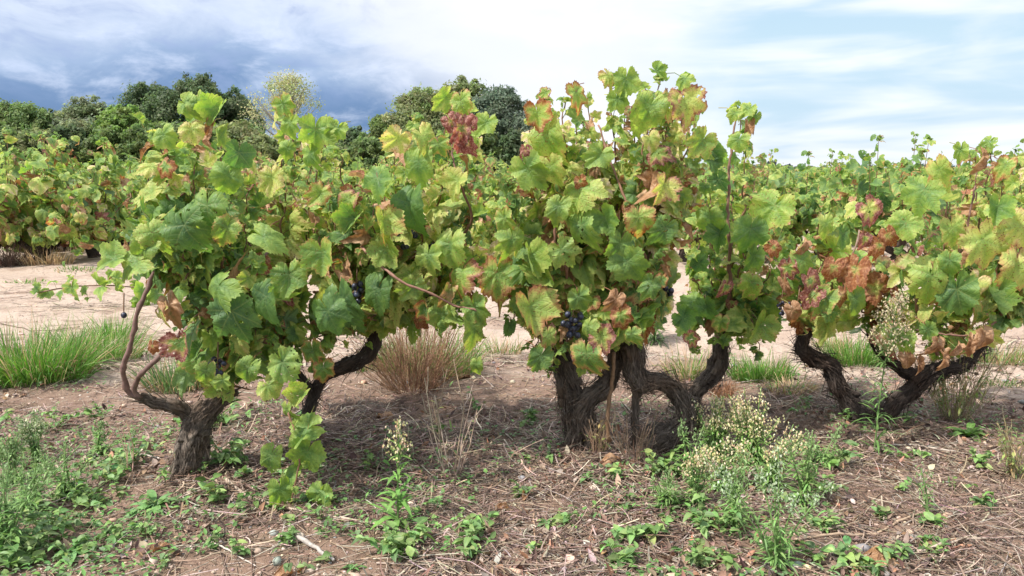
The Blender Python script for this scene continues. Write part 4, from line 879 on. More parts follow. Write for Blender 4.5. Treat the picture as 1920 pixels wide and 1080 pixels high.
for i, (px, top, w, c_, lab) in enumerate([(10, 238, 50, MD, 'by the picture border'), (70, 246, 50, OL, 'between the first two round topped trees'), (128, 240, 46, DK, 'before the olive tree'), (200, 246, 50, MD, 'under the bright green tree'), (262, 240, 46, MD, 'right of the bright green tree'),
                                      (388, 250, 54, MD, 'under the highest dark tree'), (490, 256, 44, OL, 'at the foot of the birch like tree'), (560, 264, 40, MD, 'just past the birch like tree'), (690, 262, 46, MD, 'below the small tree in the dip'), (770, 244, 50, OL, 'before the broad olive green tree'), (900, 240, 54, MD, 'before the airy topped tree'), (965, 250, 44, DK, 'before the shaded dark blue green tree')]):
    tree(px, top, w * 1.3, 56, c_, 'rounded bush at the edge of the vineyard ' + lab, 1200 + i, n=9000, clumps=50, lowest=.0, name='bush', group='bushes along the edge of the vineyard')
for i, (px, top, w) in enumerate([(1448, 303, 18), (1478, 310, 16)]):
    tree(px, top, w, 210, [(.09, .12, .10), (.075, .105, .09)], ['small far off tree on the skyline, %s' % s for s in ('taller of the pair', 'lower of the pair')][i], 60 + i, n=900, leaf=.9, clumps=14, group='tiny trees on the skyline')
def far_hedge():
    g = np.random.default_rng(8); mb = MB(); n = 9000
    x = g.uniform(-220, 260, n); Y = 240 + g.normal(size=n) * 3; top = 1.9 + 2.2 * vnoise(x * .08, x * 0, 3); z = g.random(n) * top
    p = np.stack([x, Y, z], 1); d = unit(g.normal(size=(n, 3))); e = unit(np.cross(d, g.normal(size=(n, 3))))
    v = np.stack([p - d * .7, p + e * .5, p + d * .7, p - e * .5], 1)
    mb.add(v.reshape(-1, 3), quads=np.arange(n)[:, None] * 4 + np.arange(4), col=np.repeat(rcol([(.09, .125, .10)], n, .15, g), 4, 0))
    tag(mb.build('distant_treeline', M_TREELEAF, smooth=False), 'thin dark line of woods along the horizon', 'woods', kind='stuff')
far_hedge()

# ------------------------------------------------------------------ grass, weeds, dry stalks
GREEN = [(.13, .27, .05), (.09, .20, .04), (.17, .32, .07)]; STRAW = [(.46, .34, .20), (.38, .26, .15), (.55, .43, .27)]
def tuft(px, py, wpx, hpx, label, seed, n=500, cols=GREEN, dry=.12, lean=0.0, spread=.55, wid=.0034, name='grass_tuft', cat='grass', group='tufts of grass among the vines'):
    g = np.random.default_rng(seed); c0 = G(px, py); sc = c0[1] / FPX; root = thing(name, c0, label, cat, group)
    a = g.uniform(0, 6.28, n); r = (wpx * .42 * sc) * g.random(n) ** .6
    A = np.stack([c0[0] + r * np.cos(a), c0[1] + r * np.sin(a) * .6, c0[2] * 0 + 0 * a], 1); A[:, 2] = H(A[:, 0], A[:, 1]) - .005
    D = np.stack([np.cos(a) * g.uniform(.1, spread, n) + lean + g.normal(size=n) * .15, np.sin(a) * g.uniform(.1, spread, n) + g.normal(size=n) * .15, np.ones(n)], 1)
    L = hpx * sc * g.uniform(.45, 1.15, n); isd = g.random(n) < dry
    col = rcol(cols, n, .16, g); col[isd] = rcol(STRAW, isd.sum(), .15, g)
    mb = MB(); strips(mb, A, D, L, wid * g.uniform(.6, 1.3, n), col, segs=5, droop=g.uniform(.1, .75, n), fold=.2, twist=.5)
    mb.build('foliage', M_GRASS, root); return root
def bunch_of_tufts():
    T = [(55, 710, 260, 150, 'large bright green grass tuft at the picture border beside the sandy lane', 2000, dict(wid=.0046, spread=.8, dry=.2)),
         (180, 672, 190, 120, 'green grass tuft with a few dry seed stems left of the bare canes', 900, dict(spread=.8, dry=.25, wid=.003)),
         (215, 640, 90, 80, 'smaller grass tuft touching the bare cane with the single grape', 260, {}),
         (335, 725, 150, 105, 'shaded coarse grass tuft behind the knobbly leaning trunk', 420, dict(cols=[(.10, .18, .06), (.15, .24, .09)], dry=.25, wid=.005)),
         (805, 705, 220, 125, 'green grass tuft inside the rust brown dry stalks', 900, dict(spread=.7)),
         (700, 700, 90, 80, 'pale grass tuft behind the curved black arm', 200, dict(dry=.4)),
         (940, 665, 90, 60, 'thin straw coloured grass tuft left of the massive double trunk', 200, dict(dry=.6)),
         (1425, 712, 140, 75, 'low green grass tuft right of the bulbous trunk', 800, {}),
         (1290, 700, 110, 90, 'straw and green grass tuft behind the massive double trunk', 260, dict(dry=.5)),
         (1605, 690, 140, 90, 'green grass tuft framed by the zigzag trunk', 800, {}),
         (1560, 660, 90, 60, 'dry topped grass tuft beyond the zigzag trunk', 220, dict(dry=.6)),
         (1880, 680, 150, 80, 'yellowish grass tuft past the dead leaves of the zigzag trunked vine', 420, dict(dry=.55)),
         (1800, 655, 120, 60, 'short green grass tuft behind the brown dead leaves', 240, {}),
         (1480, 740, 110, 50, 'flattened straw tuft between the bulbous trunk and the zigzag trunk', 240, dict(dry=.9, spread=1.1)),
         (90, 500, 110, 50, 'dry fawn grass tuft in the sandy lane under the pink vines', 260, dict(dry=.95, cols=STRAW, wid=.008)),
         (180, 455, 150, 26, 'low dark green grass patch at the foot of the second row', 320, dict(wid=.012)),
         (60, 470, 110, 26, 'low green grass patch beside the brush under the pink vines', 240, dict(wid=.012)),
         (45, 530, 110, 14, 'sparse short grass patch on the sandy lane', 120, dict(wid=.008)),
         (150, 508, 110, 14, 'thin strip of short grass crossing the sandy lane', 120, dict(wid=.008)),
         (1880, 720, 90, 22, 'low creeping grass patch near the yellowish tuft', 160, dict(cols=[(.10, .20, .05)]))]
    for i, (px, py, w, h_, lab, n, kw) in enumerate(T): tuft(px, py, w, h_, lab, 700 + i, n=n, **kw)
bunch_of_tufts()

def stalks_plant(px, py, wpx, hpx, label, seed, n=60, cols=STRAW, leaves=0, name='dry_weed', r=.0012, group=None, cat='dry weed', branch=2, spread=.6):
    """a dead, branching, leafless plant"""
    g = np.random.default_rng(seed); c0 = G(px, py); sc = c0[1] / FPX; root = thing(name, c0, label, cat, group); mb = MB()
    a = g.uniform(0, 6.28, n); rr = wpx * (.24 if n > 100 else .16) * sc * g.random(n) ** .6; A = np.stack([c0[0] + rr * np.cos(a), c0[1] + rr * np.sin(a), np.full(n, c0[2] - .01)], 1)
    Lh = hpx * sc * g.uniform(.45, 1.05, n); D = unit(g.normal(size=(n, 3)) * .22 * (n > 100) + np.stack([np.cos(a) * g.uniform(.05, spread, n), np.sin(a) * g.uniform(.05, spread, n) * .7, np.ones(n)], 1)); B = A + D * Lh[:, None]
    sag = g.normal(size=(n, 3)) * (Lh * .05)[:, None]
    sticks(mb, A, B, r * g.uniform(.7, 1.5, n), rcol(cols, n, .15, g), sag=sag)
    for b in range(branch):
        m_ = n * 2; i = g.integers(0, n, m_); t = g.uniform(.3, .95, m_)[:, None]; S = A[i] * (1 - t) + B[i] * t + sag[i] * (4 * t * (1 - t))
        E = S + unit(D[i] + g.normal(size=(m_, 3)) * .5) * (Lh[i] * g.uniform(.1, .35, m_))[:, None]
        sticks(mb, S, E, r * .6, rcol(cols, m_, .15, g), sag=g.normal(size=(m_, 3)) * .004)
    mb.build('stems', M_DRY, root)
    if leaves:
        ml = MB(); i = g.integers(0, n, leaves); t = g.uniform(.2, 1, leaves)[:, None]; S = A[i] * (1 - t) + B[i] * t
        strips(ml, S, unit(g.normal(size=(leaves, 3)) + [0, 0, .3]), g.uniform(.012, .035, leaves), g.uniform(.003, .010, leaves), rcol([(.20, .30, .10), (.32, .36, .12), (.36, .27, .14)], leaves, .2, g), segs=3, droop=.4, prof='lance', fold=.15)
        ml.build('foliage', M_WEED, root)
    return root
stalks_plant(775, 738, 190, 150, 'rust brown thicket of dry stalks between the curved arm and the massive trunk', 800, n=240, cols=[(.30, .17, .10), (.24, .13, .08), (.38, .25, .15)], spread=1.15, branch=3)
stalks_plant(850, 895, 120, 250, 'tall spindly grey stems of a dead weed standing in front of the dry thicket', 801, n=9, cols=[(.42, .34, .27), (.36, .27, .20)], r=.0022, spread=.42, leaves=26)
stalks_plant(1355, 745, 70, 45, 'orange brown fibrous stump of dead grass at the foot of the bulbous trunk', 802, n=110, cols=[(.34, .17, .09), (.42, .24, .14)], spread=.5, branch=1)
stalks_plant(1790, 790, 150, 160, 'tangled half dry bush with tiny yellow green leaves beside the low black arm', 803, n=60, cols=[(.30, .22, .13), (.28, .28, .13)], leaves=520, spread=.75, r=.0014)
stalks_plant(20, 500, 110, 50, 'dark brown brush pile at the foot of the second row vine', 804, n=130, cols=[(.10, .06, .045), (.16, .10, .07)], spread=1.3, r=.003)
stalks_plant(1120, 860, 70, 95, 'tangle of fine dead stems clinging to the massive double trunk', 805, n=34, cols=[(.30, .20, .13), (.38, .28, .18)], leaves=30, spread=.5)
stalks_plant(1190, 880, 90, 130, 'dead thin stems in front of the shaggy double trunk', 806, n=22, cols=[(.34, .25, .18), (.28, .18, .12)], spread=.5)
stalks_plant(245, 905, 50, 140, 'pair of thin straight dead stems left of the knobbly trunk', 807, n=4, cols=[(.40, .28, .20)], r=.0018, spread=.25, branch=0)
stalks_plant(430, 730, 60, 60, 'wispy dry stems behind the knobbly trunk', 808, n=18, cols=STRAW, spread=.8)
stalks_plant(1905, 900, 90, 110, 'half dry weed with yellowish leaves at the picture border', 809, n=30, cols=[(.34, .28, .15)], leaves=200, spread=.6)

def flower_weed(px, py, hpx, label, seed, stems=1, lean=0, spreadpx=20, flowers=60, cream=True, leafn=46, leaflen=.055, panicle=.32, widthpx=40, name='flowering_weed', group='flowering fleabane weeds', cols=None, leafw=.006, colf=None):
    g = np.random.default_rng(seed); c0 = G(px, py); sc = c0[1] / FPX; root = thing(name, c0, label, 'weed', group)
    ms, ml, mf = MB(), MB(), MB(); gc = cols or [(.13, .24, .07), (.17, .28, .09)]
    fc = colf or ([(.74, .68, .42), (.80, .76, .56), (.60, .62, .26), (.72, .52, .38)] if cream else [(.24, .36, .15), (.34, .44, .22)])
    for s in range(stems):
        dx = lean * sc + g.normal() * spreadpx * sc * (stems > 1) * 1.4; hh = hpx * sc * (g.uniform(.6, 1.02) if stems > 1 else 1)
        b = c0 + [g.normal() * .006 * (stems > 1), g.normal() * .006, -.01]; e = b + [dx, g.normal() * .03 - .0, hh]; m_ = b + [dx * .35, 0, hh * .5]
        q = spline([b, m_, e], .02); tube(ms, q, np.linspace(.0032, .0013, len(q)), 5, tuple(gc[0]) + (1,))
        n = leafn; t = g.uniform(.02, 1 - panicle * .5, n); i = (t * (len(q) - 1)).astype(int); a = np.arange(n) * 2.4
        D = np.stack([np.cos(a), np.sin(a), g.uniform(.3, .9, n)], 1)
        Ln = leaflen * g.uniform(.6, 1.2, n) * (1.25 - t); strips(ml, q[i], D, Ln, leafw * g.uniform(.7, 1.3, n) * (1.3 - t), rcol(gc, n, .15, g), segs=4, droop=g.uniform(.1, .8, n), prof='lance', fold=.15)
        if flowers:
            nf = flowers // stems + 4; t = 1 - panicle * g.random(nf) ** .8; i = (t * (len(q) - 1)).astype(int); a = g.uniform(0, 6.28, nf)
            ext = widthpx * .5 * sc * (1.15 - (t - (1 - panicle)) / panicle) * g.uniform(.3, 1, nf)
            E = q[i] + np.stack([np.cos(a) * ext, np.sin(a) * ext, ext * g.uniform(.6, 1.5, nf)], 1)
            sticks(ms, q[i], E, .0007, rcol(gc, nf, .1, g), sag=-.06)
            for k in range(3):
                o = E + g.normal(size=E.shape) * .009; d = unit(g.normal(size=(nf, 3)) * .5 + [0, 0, 1])
                for rot in range(3):
                    strips(mf, o - d * .003, d, g.uniform(.006, .010, nf), g.uniform(.0035, .006, nf), rcol(fc, nf, .12, g), segs=2, droop=0, prof='ovate', fold=.3, side=g.normal(size=(nf, 3)))
    ms.build('stem', M_WEED, root); ml.build('foliage', M_WEED, root)
    if flowers: mf.build('flower_head', M_FLOWER, root)
    return root
flower_weed(745, 985, 232, 'single upright weed with a cream flower head, standing alone on the litter', 820, flowers=42, widthpx=56, panicle=.36, lean=8, leafn=60, leaflen=.085, leafw=.013, cols=[(.15, .30, .07), (.20, .36, .09)])
flower_weed(1640, 850, 330, 'tall weed with a large pinkish cream plume in front of the zigzag trunked vine', 821, flowers=230, widthpx=88, panicle=.42, lean=22, leafn=120, leaflen=.09, leafw=.007, colf=[(.62, .48, .36), (.66, .58, .42), (.55, .52, .30)])
flower_weed(1335, 870, 145, 'bushy weed with cream flower tufts at the foot of the double trunk', 822, stems=9, spreadpx=20, flowers=150, widthpx=36, leafn=60, panicle=.5, cols=[(.20, .33, .09), (.26, .40, .12)])
flower_weed(1410, 880, 165, 'bushy weed thick with yellowish cream flowers, right of the double trunk', 823, stems=12, spreadpx=26, flowers=210, widthpx=38, leafn=60, panicle=.55, cols=[(.20, .33, .09), (.26, .40, .12)])
flower_weed(1455, 1065, 270, 'many stemmed silvery green weed spreading like a fan near the bottom edge', 824, stems=7, spreadpx=75, flowers=90, cream=False, widthpx=22, leafn=46, leaflen=.07, panicle=.25, leafw=.005, cols=[(.19, .33, .10), (.24, .38, .14)], colf=[(.40, .50, .32), (.50, .58, .40)])
flower_weed(15, 1040, 250, 'tall feathery green weed cut by the picture border', 825, stems=9, spreadpx=40, flowers=40, cream=False, cols=[(.16, .28, .09), (.20, .33, .11)], widthpx=40, leafn=60, leaflen=.08)
flower_weed(70, 860, 105, 'bushy weed with tiny white buds left of the knobbly trunk', 826, stems=8, spreadpx=22, flowers=150, cream=False, widthpx=36, leafn=40, leaflen=.04, colf=[(.30, .40, .20), (.6, .6, .42)])
flower_weed(30, 905, 115, 'leafy weed with pale buds standing before the bushy one by the picture border', 827, stems=6, spreadpx=20, flowers=110, cream=False, widthpx=36, leafn=40, leaflen=.045)
flower_weed(1300, 960, 130, 'green weed with small cream tufts in front of the massive trunk', 828, stems=6, spreadpx=20, flowers=80, widthpx=36, leafn=40, leaflen=.05)
flower_weed(1740, 985, 110, 'thin young weed alone on the sandy ground right of the dry bush', 829, stems=2, spreadpx=10, flowers=10, cream=False, leafn=22, leaflen=.04)
flower_weed(1225, 650, 190, 'dark feathery weed growing behind the massive double trunk', 830, stems=5, spreadpx=22, flowers=0, leafn=90, leaflen=.10, leafw=.006, cols=[(.07, .13, .045), (.09, .16, .05)])

for i, (px, py, h_, st, lab) in enumerate([(1375, 1000, 190, 5, 'wispy green weed left of the fan shaped silvery one'), (1500, 960, 170, 5, 'wispy green weed right of the fan shaped silvery one'), (1285, 905, 120, 5, 'fresh green weed at the right foot of the double trunk'), (1440, 930, 150, 6, 'green weed rising between the flowering clumps'),
                                         (1350, 930, 120, 6, 'weed with sparse cream tufts before the flowering clumps'), (1560, 880, 90, 4, 'short wispy weed before the zigzag trunk'), (1250, 960, 90, 5, 'short green weed before the double trunk foot'), (130, 930, 110, 5, 'wispy weed near the feathery one at the picture border'), (60, 960, 150, 6, 'tall wispy weed beside the feathery one'), (180, 850, 80, 4, 'small wispy weed behind the large rosette')]):
    flower_weed(px, py, h_, lab, 1300 + i, stems=st, spreadpx=26, flowers=70 if i in (3, 4) else 24, cream=i in (3, 4), widthpx=34, leafn=52, leaflen=.055, leafw=.007, cols=[(.18, .30, .09), (.23, .37, .12)])
def rosette(px, py, rpx, label, seed, n=18, cols=[(.14, .27, .09), (.18, .33, .12)], wid=.22, group='leafy rosettes'):
    g = np.random.default_rng(seed); c0 = G(px, py); s = rpx * c0[1] / FPX; root = thing('rosette_weed', c0, label, 'weed', group); mb = MB()
    a = np.arange(n) * 2.4 + g.normal(size=n) * .15; u = np.arange(n) / n; D = np.stack([np.cos(a), np.sin(a), .25 + 1.3 * (1 - u)], 1)
    L = s * g.uniform(.8, 1.15, n) * (.65 + .45 * u)
    for i in range(n):
        mb = MB(); strips(mb, [c0 + [0, 0, .004]], D[i:i + 1], L[i:i + 1], L[i:i + 1] * wid * g.uniform(.85, 1.15), rcol(cols, 1, .12, g), segs=9, droop=g.uniform(.35, .75, 1), prof='lance', fold=.18)
        mb.build('leaf', M_WEED, root)
    return root
rosette(292, 950, 74, 'large grey green rosette in front of the knobbly leaning trunk', 840, n=22)
rosette(1815, 820, 66, 'bright green rosette under the half dry tangled bush', 841, n=20, cols=[(.17, .32, .08), (.22, .38, .10)])
rosette(612, 860, 30, 'small bluish rosette right of the hanging shoot', 842, n=10, cols=[(.16, .25, .14)])
rosette(1100, 900, 40, 'small rosette among the litter below the massive trunk', 843, n=11)
rosette(660, 1060, 34, 'small rosette on the litter near the bottom edge', 844, n=10)
rosette(130, 1040, 60, 'broad leaved rosette among the weeds by the bottom corner', 845, n=12, wid=.34)

def leafy_weed(px, py, wpx, label, seed, n=60, cols=[(.17, .28, .09), (.20, .33, .11), (.12, .21, .075), (.25, .34, .12)], hpx=40, size=.021, group='low leafy weeds on the vineyard floor'):
    g = np.random.default_rng(seed); c0 = G(px, py); sc = c0[1] / FPX; root = thing('leafy_weed', c0, label, 'weed', group); ms, ml = MB(), MB()
    k = max(3, n // 9); a = g.uniform(0, 6.28, k); r = wpx * .5 * sc * g.uniform(.3, 1, k); A = np.repeat(c0[None], k, 0) + g.normal(size=(k, 3)) * [.012, .012, 0]
    B = A + np.stack([np.cos(a) * r, np.sin(a) * r, hpx * sc * g.uniform(.3, 1, k)], 1); sticks(ms, A - [0, 0, .01], B, .0012, rcol([(.20, .26, .09)], k, .1, g), sag=.12)
    i = g.integers(0, k, n); t = g.uniform(.2, 1.05, n)[:, None]; S = A[i] * (1 - t) + B[i] * t; S[:, 2] += .12 * 4 * (t * (1 - t))[:, 0] * np.linalg.norm(B[i] - A[i], axis=1) * .5
    S[:, 2] = np.maximum(S[:, 2], H(S[:, 0], S[:, 1]) + .004)
    b = g.uniform(0, 6.28, n); D = np.stack([np.cos(b), np.sin(b), g.uniform(-.1, .7, n)], 1); L = size * g.uniform(.4, 1.6, n)
    strips(ml, S, D, L, L * g.uniform(.42, .62, n), rcol(cols, n, .22, g), segs=5, droop=g.uniform(0, .7, n), prof='ovate', fold=.2, twist=.4)
    ms.build('stem', M_WEED, root); ml.build('foliage', M_WEED, root); return root
LW = [(745, 1035, 150, 150, 70, 'broad low leafy weed patch at the foot of the single flowering weed'), (880, 1040, 110, 90, 60, 'low leafy weed beside the patch under the single flowering weed'),
      (1240, 900, 110, 120, 50, 'leafy weed right below the massive double trunk'), (1200, 1010, 120, 80, 34, 'weed with small pointed leaves near the middle of the bottom edge'), (1150, 900, 60, 40, 30, 'weed sprig against the dead tan leaf'),
      (1050, 990, 90, 50, 30, 'small sprawling weed on the twig litter'), (430, 880, 130, 120, 60, 'leafy weed right of the knobbly trunk base'), (235, 870, 120, 110, 60, 'weed clump left of the knobbly trunk base'), (210, 905, 130, 110, 60, 'weed clump between the large rosette and the picture border'),
      (420, 800, 110, 100, 60, 'fresh green weed behind the knobbly trunk'), (90, 1000, 170, 160, 80, 'dense weed clump by the left bottom corner'), (150, 940, 140, 100, 60, 'weed patch over the fallen cane by the feathery weed'), (40, 1060, 150, 120, 70, 'weed clump under the feathery weed in the bottom corner'),
      (110, 800, 110, 80, 44, 'small weed on the sandy patch behind the bushy white budded weed'), (190, 780, 90, 60, 40, 'sprig of weed on pale sand behind the knobbly trunk'), (400, 930, 70, 50, 50, 'weed sprig between the knobbly trunk and the hanging shoot'),
      (1320, 1000, 130, 120, 60, 'leafy weed left of the fan shaped silvery weed'), (1560, 1000, 90, 60, 50, 'leafy weed right of the fan shaped silvery weed'), (1620, 1060, 130, 60, 40, 'weed sprigs by the long fallen cane near the bottom edge'), (1680, 1050, 110, 50, 36, 'weed sprig over reddish dead leaves near the bottom edge'),
      (1500, 780, 70, 50, 40, 'weed sprig at the foot of the zigzag trunk'), (1560, 880, 120, 70, 44, 'weed patch in front of the zigzag trunk'), (1530, 930, 110, 60, 40, 'small weed between the fan shaped weed and the sandy ground'),
      (1690, 800, 60, 30, 24, 'single broad leaved weed right of the tall plumed weed'), (900, 1000, 80, 50, 40, 'sprig of weed above the bottom edge near the centre'), (1330, 1060, 130, 110, 50, 'weed clump in the bottom edge below the silvery weed'), (1850, 960, 80, 40, 40, 'small weed on the sand near the right picture border'),
      (1160, 1060, 120, 60, 40, 'low weed in the bottom edge centre'), (980, 930, 70, 36, 30, 'weed sprig on the litter before the massive trunk'), (890, 770, 40, 24, 50, 'upright weed sprig by the dry thicket'), (990, 790, 90, 60, 34, 'loose weed between the dry thicket and the massive trunk')]
for i, (px, py, w, n, h_, lab) in enumerate(LW): leafy_weed(px, py, w, lab, 850 + i, n=n, hpx=h_, size=.022 if i % 3 else .029)

_g = np.random.default_rng(44)
for i in range(110):
    px = _g.uniform(0, 1920) if i % 2 else _g.uniform(0, 620); py = 790 + 285 * _g.random() ** .8
    leafy_weed(px, py, _g.uniform(40, 95), 'weed seedling with a few small leaves among the straw litter', 3000 + i, n=int(_g.uniform(14, 36)), hpx=_g.uniform(15, 45), size=_g.uniform(.014, .026), group='weed seedlings on the litter')
# low creeping shoot with vine leaves on the sand, part of the low vine behind
def creeping():
    g = np.random.default_rng(77); a = P(75, 480, 5.9); a[2] = .05; b = P(290, 490, 5.9); root = thing('creeping_vine_shoot', (a[0], a[1], .0), 'vine shoot creeping over the ground behind the bare canes', 'vine shoot')
    L = Leaves(); path = bez(np.array([b[0], 6.0, .10]), np.array([(a[0] + b[0]) / 2, 5.9, .22]), np.array([a[0], 5.85, .12])); mb = MB(); tube(mb, path, .005, 6, (.2, .12, .08, 1)); mb.build('cane', M_CANE, root)
    shoot(L, path, g, np.array([(a[0] + b[0]) / 2, 6.3, -.1]), .06, .15, (.36, .1, .1, 0), start=0, latp=.6); mf = MB(); L.emit(mf, TH); mf.build('foliage', [M_LEAF, M_STALK], root)
creeping()

# ------------------------------------------------------------------ fallen canes, big dead leaves
def fallen(pts, r, col, label, seed):
    g = np.random.default_rng(seed); q = np.array([G(a, b) for a, b in pts]); q[:, 2] += r * .8 + .006; q = spline(q, .02)
    q[:, 2] = np.maximum(q[:, 2], H(q[:, 0], q[:, 1]) + r * .5); q += g.normal(size=q.shape) * .0012; mb = MB(); n = len(q)
    c0 = q[0].copy(); tube(mb, q, np.linspace(r, r * .55, n) * (1 + .2 * (np.arange(n) % 5 == 0)), 7, tuple(col) + (1,))
    tag(mb.build('fallen_cane', M_CANE, loc=c0), label, 'twig', 'pruned canes lying on the ground')
FC = [([(425, 905), (470, 922), (560, 948), (640, 968), (715, 985), (770, 1000)], .0055, (.42, .33, .26), 'long pale cane passing behind the hanging shoot tip'),
      ([(545, 1000), (580, 1022), (625, 1050)], .008, (.36, .32, .29), 'thick short grey cane below the hanging shoot'),
      ([(1490, 1028), (1560, 1012), (1640, 1000), (1700, 985), (1780, 968), (1880, 960)], .0045, (.36, .26, .18), 'long thin cane on the sandy ground at the bottom, the upper of two'),
      ([(1720, 1040), (1800, 1030), (1920, 1015)], .004, (.38, .30, .24), 'long thin cane by the bottom corner, nearest the picture border'),
      ([(1660, 838), (1720, 842), (1800, 855), (1870, 868)], .004, (.44, .38, .32), 'pale twig lying below the bright green rosette'),
      ([(15, 1055), (60, 1040), (110, 1028), (170, 1012)], .004, (.40, .34, .29), 'pale cane among the weeds at the left bottom corner'),
      ([(105, 870), (140, 905), (190, 960)], .004, (.42, .32, .24), 'slanting thin cane left of the large rosette'),
      ([(200, 845), (250, 850), (300, 865)], .005, (.46, .40, .35), 'pale twig touching the knobbly trunk base'),
      ([(395, 1008), (440, 1035), (480, 1060)], .0028, (.48, .42, .37), 'thin white twig below the large rosette'),
      ([(640, 860), (700, 880), (760, 885), (850, 890)], .003, (.38, .30, .22), 'thin cane lying behind the single flowering weed'),
      ([(775, 940), (785, 965), (795, 990)], .0035, (.36, .30, .26), 'short grey twig right of the single flowering weed'),
      ([(480, 690), (520, 765), (540, 790)], .003, (.36, .24, .18), 'reddish twig between the first two trunks'),
      ([(1000, 975), (1005, 1040), (1008, 1075)], .003, (.36, .24, .16), 'brown twig pointing at the viewer at the bottom centre'),
      ([(1030, 1062), (1130, 1062), (1270, 1075)], .003, (.44, .34, .27), 'thin pale cane along the bottom centre edge'),
      ([(0, 615), (60, 620), (150, 617)], .004, (.16, .11, .08), 'dark twig on the sandy lane above the grass tuft'),
      ([(20, 830), (110, 800), (230, 795)], .004, (.16, .11, .08), 'dark root like twig behind the bushy white budded weed')]
for i, f in enumerate(FC): fallen(*f, 900 + i)
def dead_leaf(px, py, spx, label, seed, dry=1, red=1, up=.5):
    g = np.random.default_rng(seed); c0 = G(px, py); s = spx * c0[1] / FPX; L = Leaves(); c0[2] += s * .12
    L.put(c0, unit([g.normal(), g.normal() * .5, .1]), unit([g.normal() * .4, -up, 1]), s, (.5, red, dry, g.random()), int(g.integers(NFLAT, len(TH))))
    mb = MB(); L.emit(mb, TH, stalkmat=None); tag(mb.build('dead_leaf', [M_LEAF], loc=c0), label, 'dead leaf', 'single dead leaves on the ground')
for i, (px, py, s, lab) in enumerate([(1158, 885, 70, 'orange tan dead leaf under the massive double trunk'), (540, 1070, 70, 'curled tan leaf at the bottom edge below the hanging shoot'), (870, 712, 60, 'brown red dead leaf lying right of the dry thicket'), (295, 1030, 40, 'orange dead leaf below the large rosette'),
                                     (1660, 1050, 90, 'reddish brown dead leaf by the bottom edge near the long canes'), (985, 935, 34, 'pinkish dead leaf on the litter at the centre'), (720, 790, 44, 'dead leaf on the ground beneath the curved black arm'), (1460, 905, 40, 'tan dead leaf between the flowering weeds'), (940, 960, 34, 'small buff dead leaf right of the dead spindly stems')]):
    dead_leaf(px, py, s, lab, 930 + i, red=1 if i % 2 == 0 else .6)

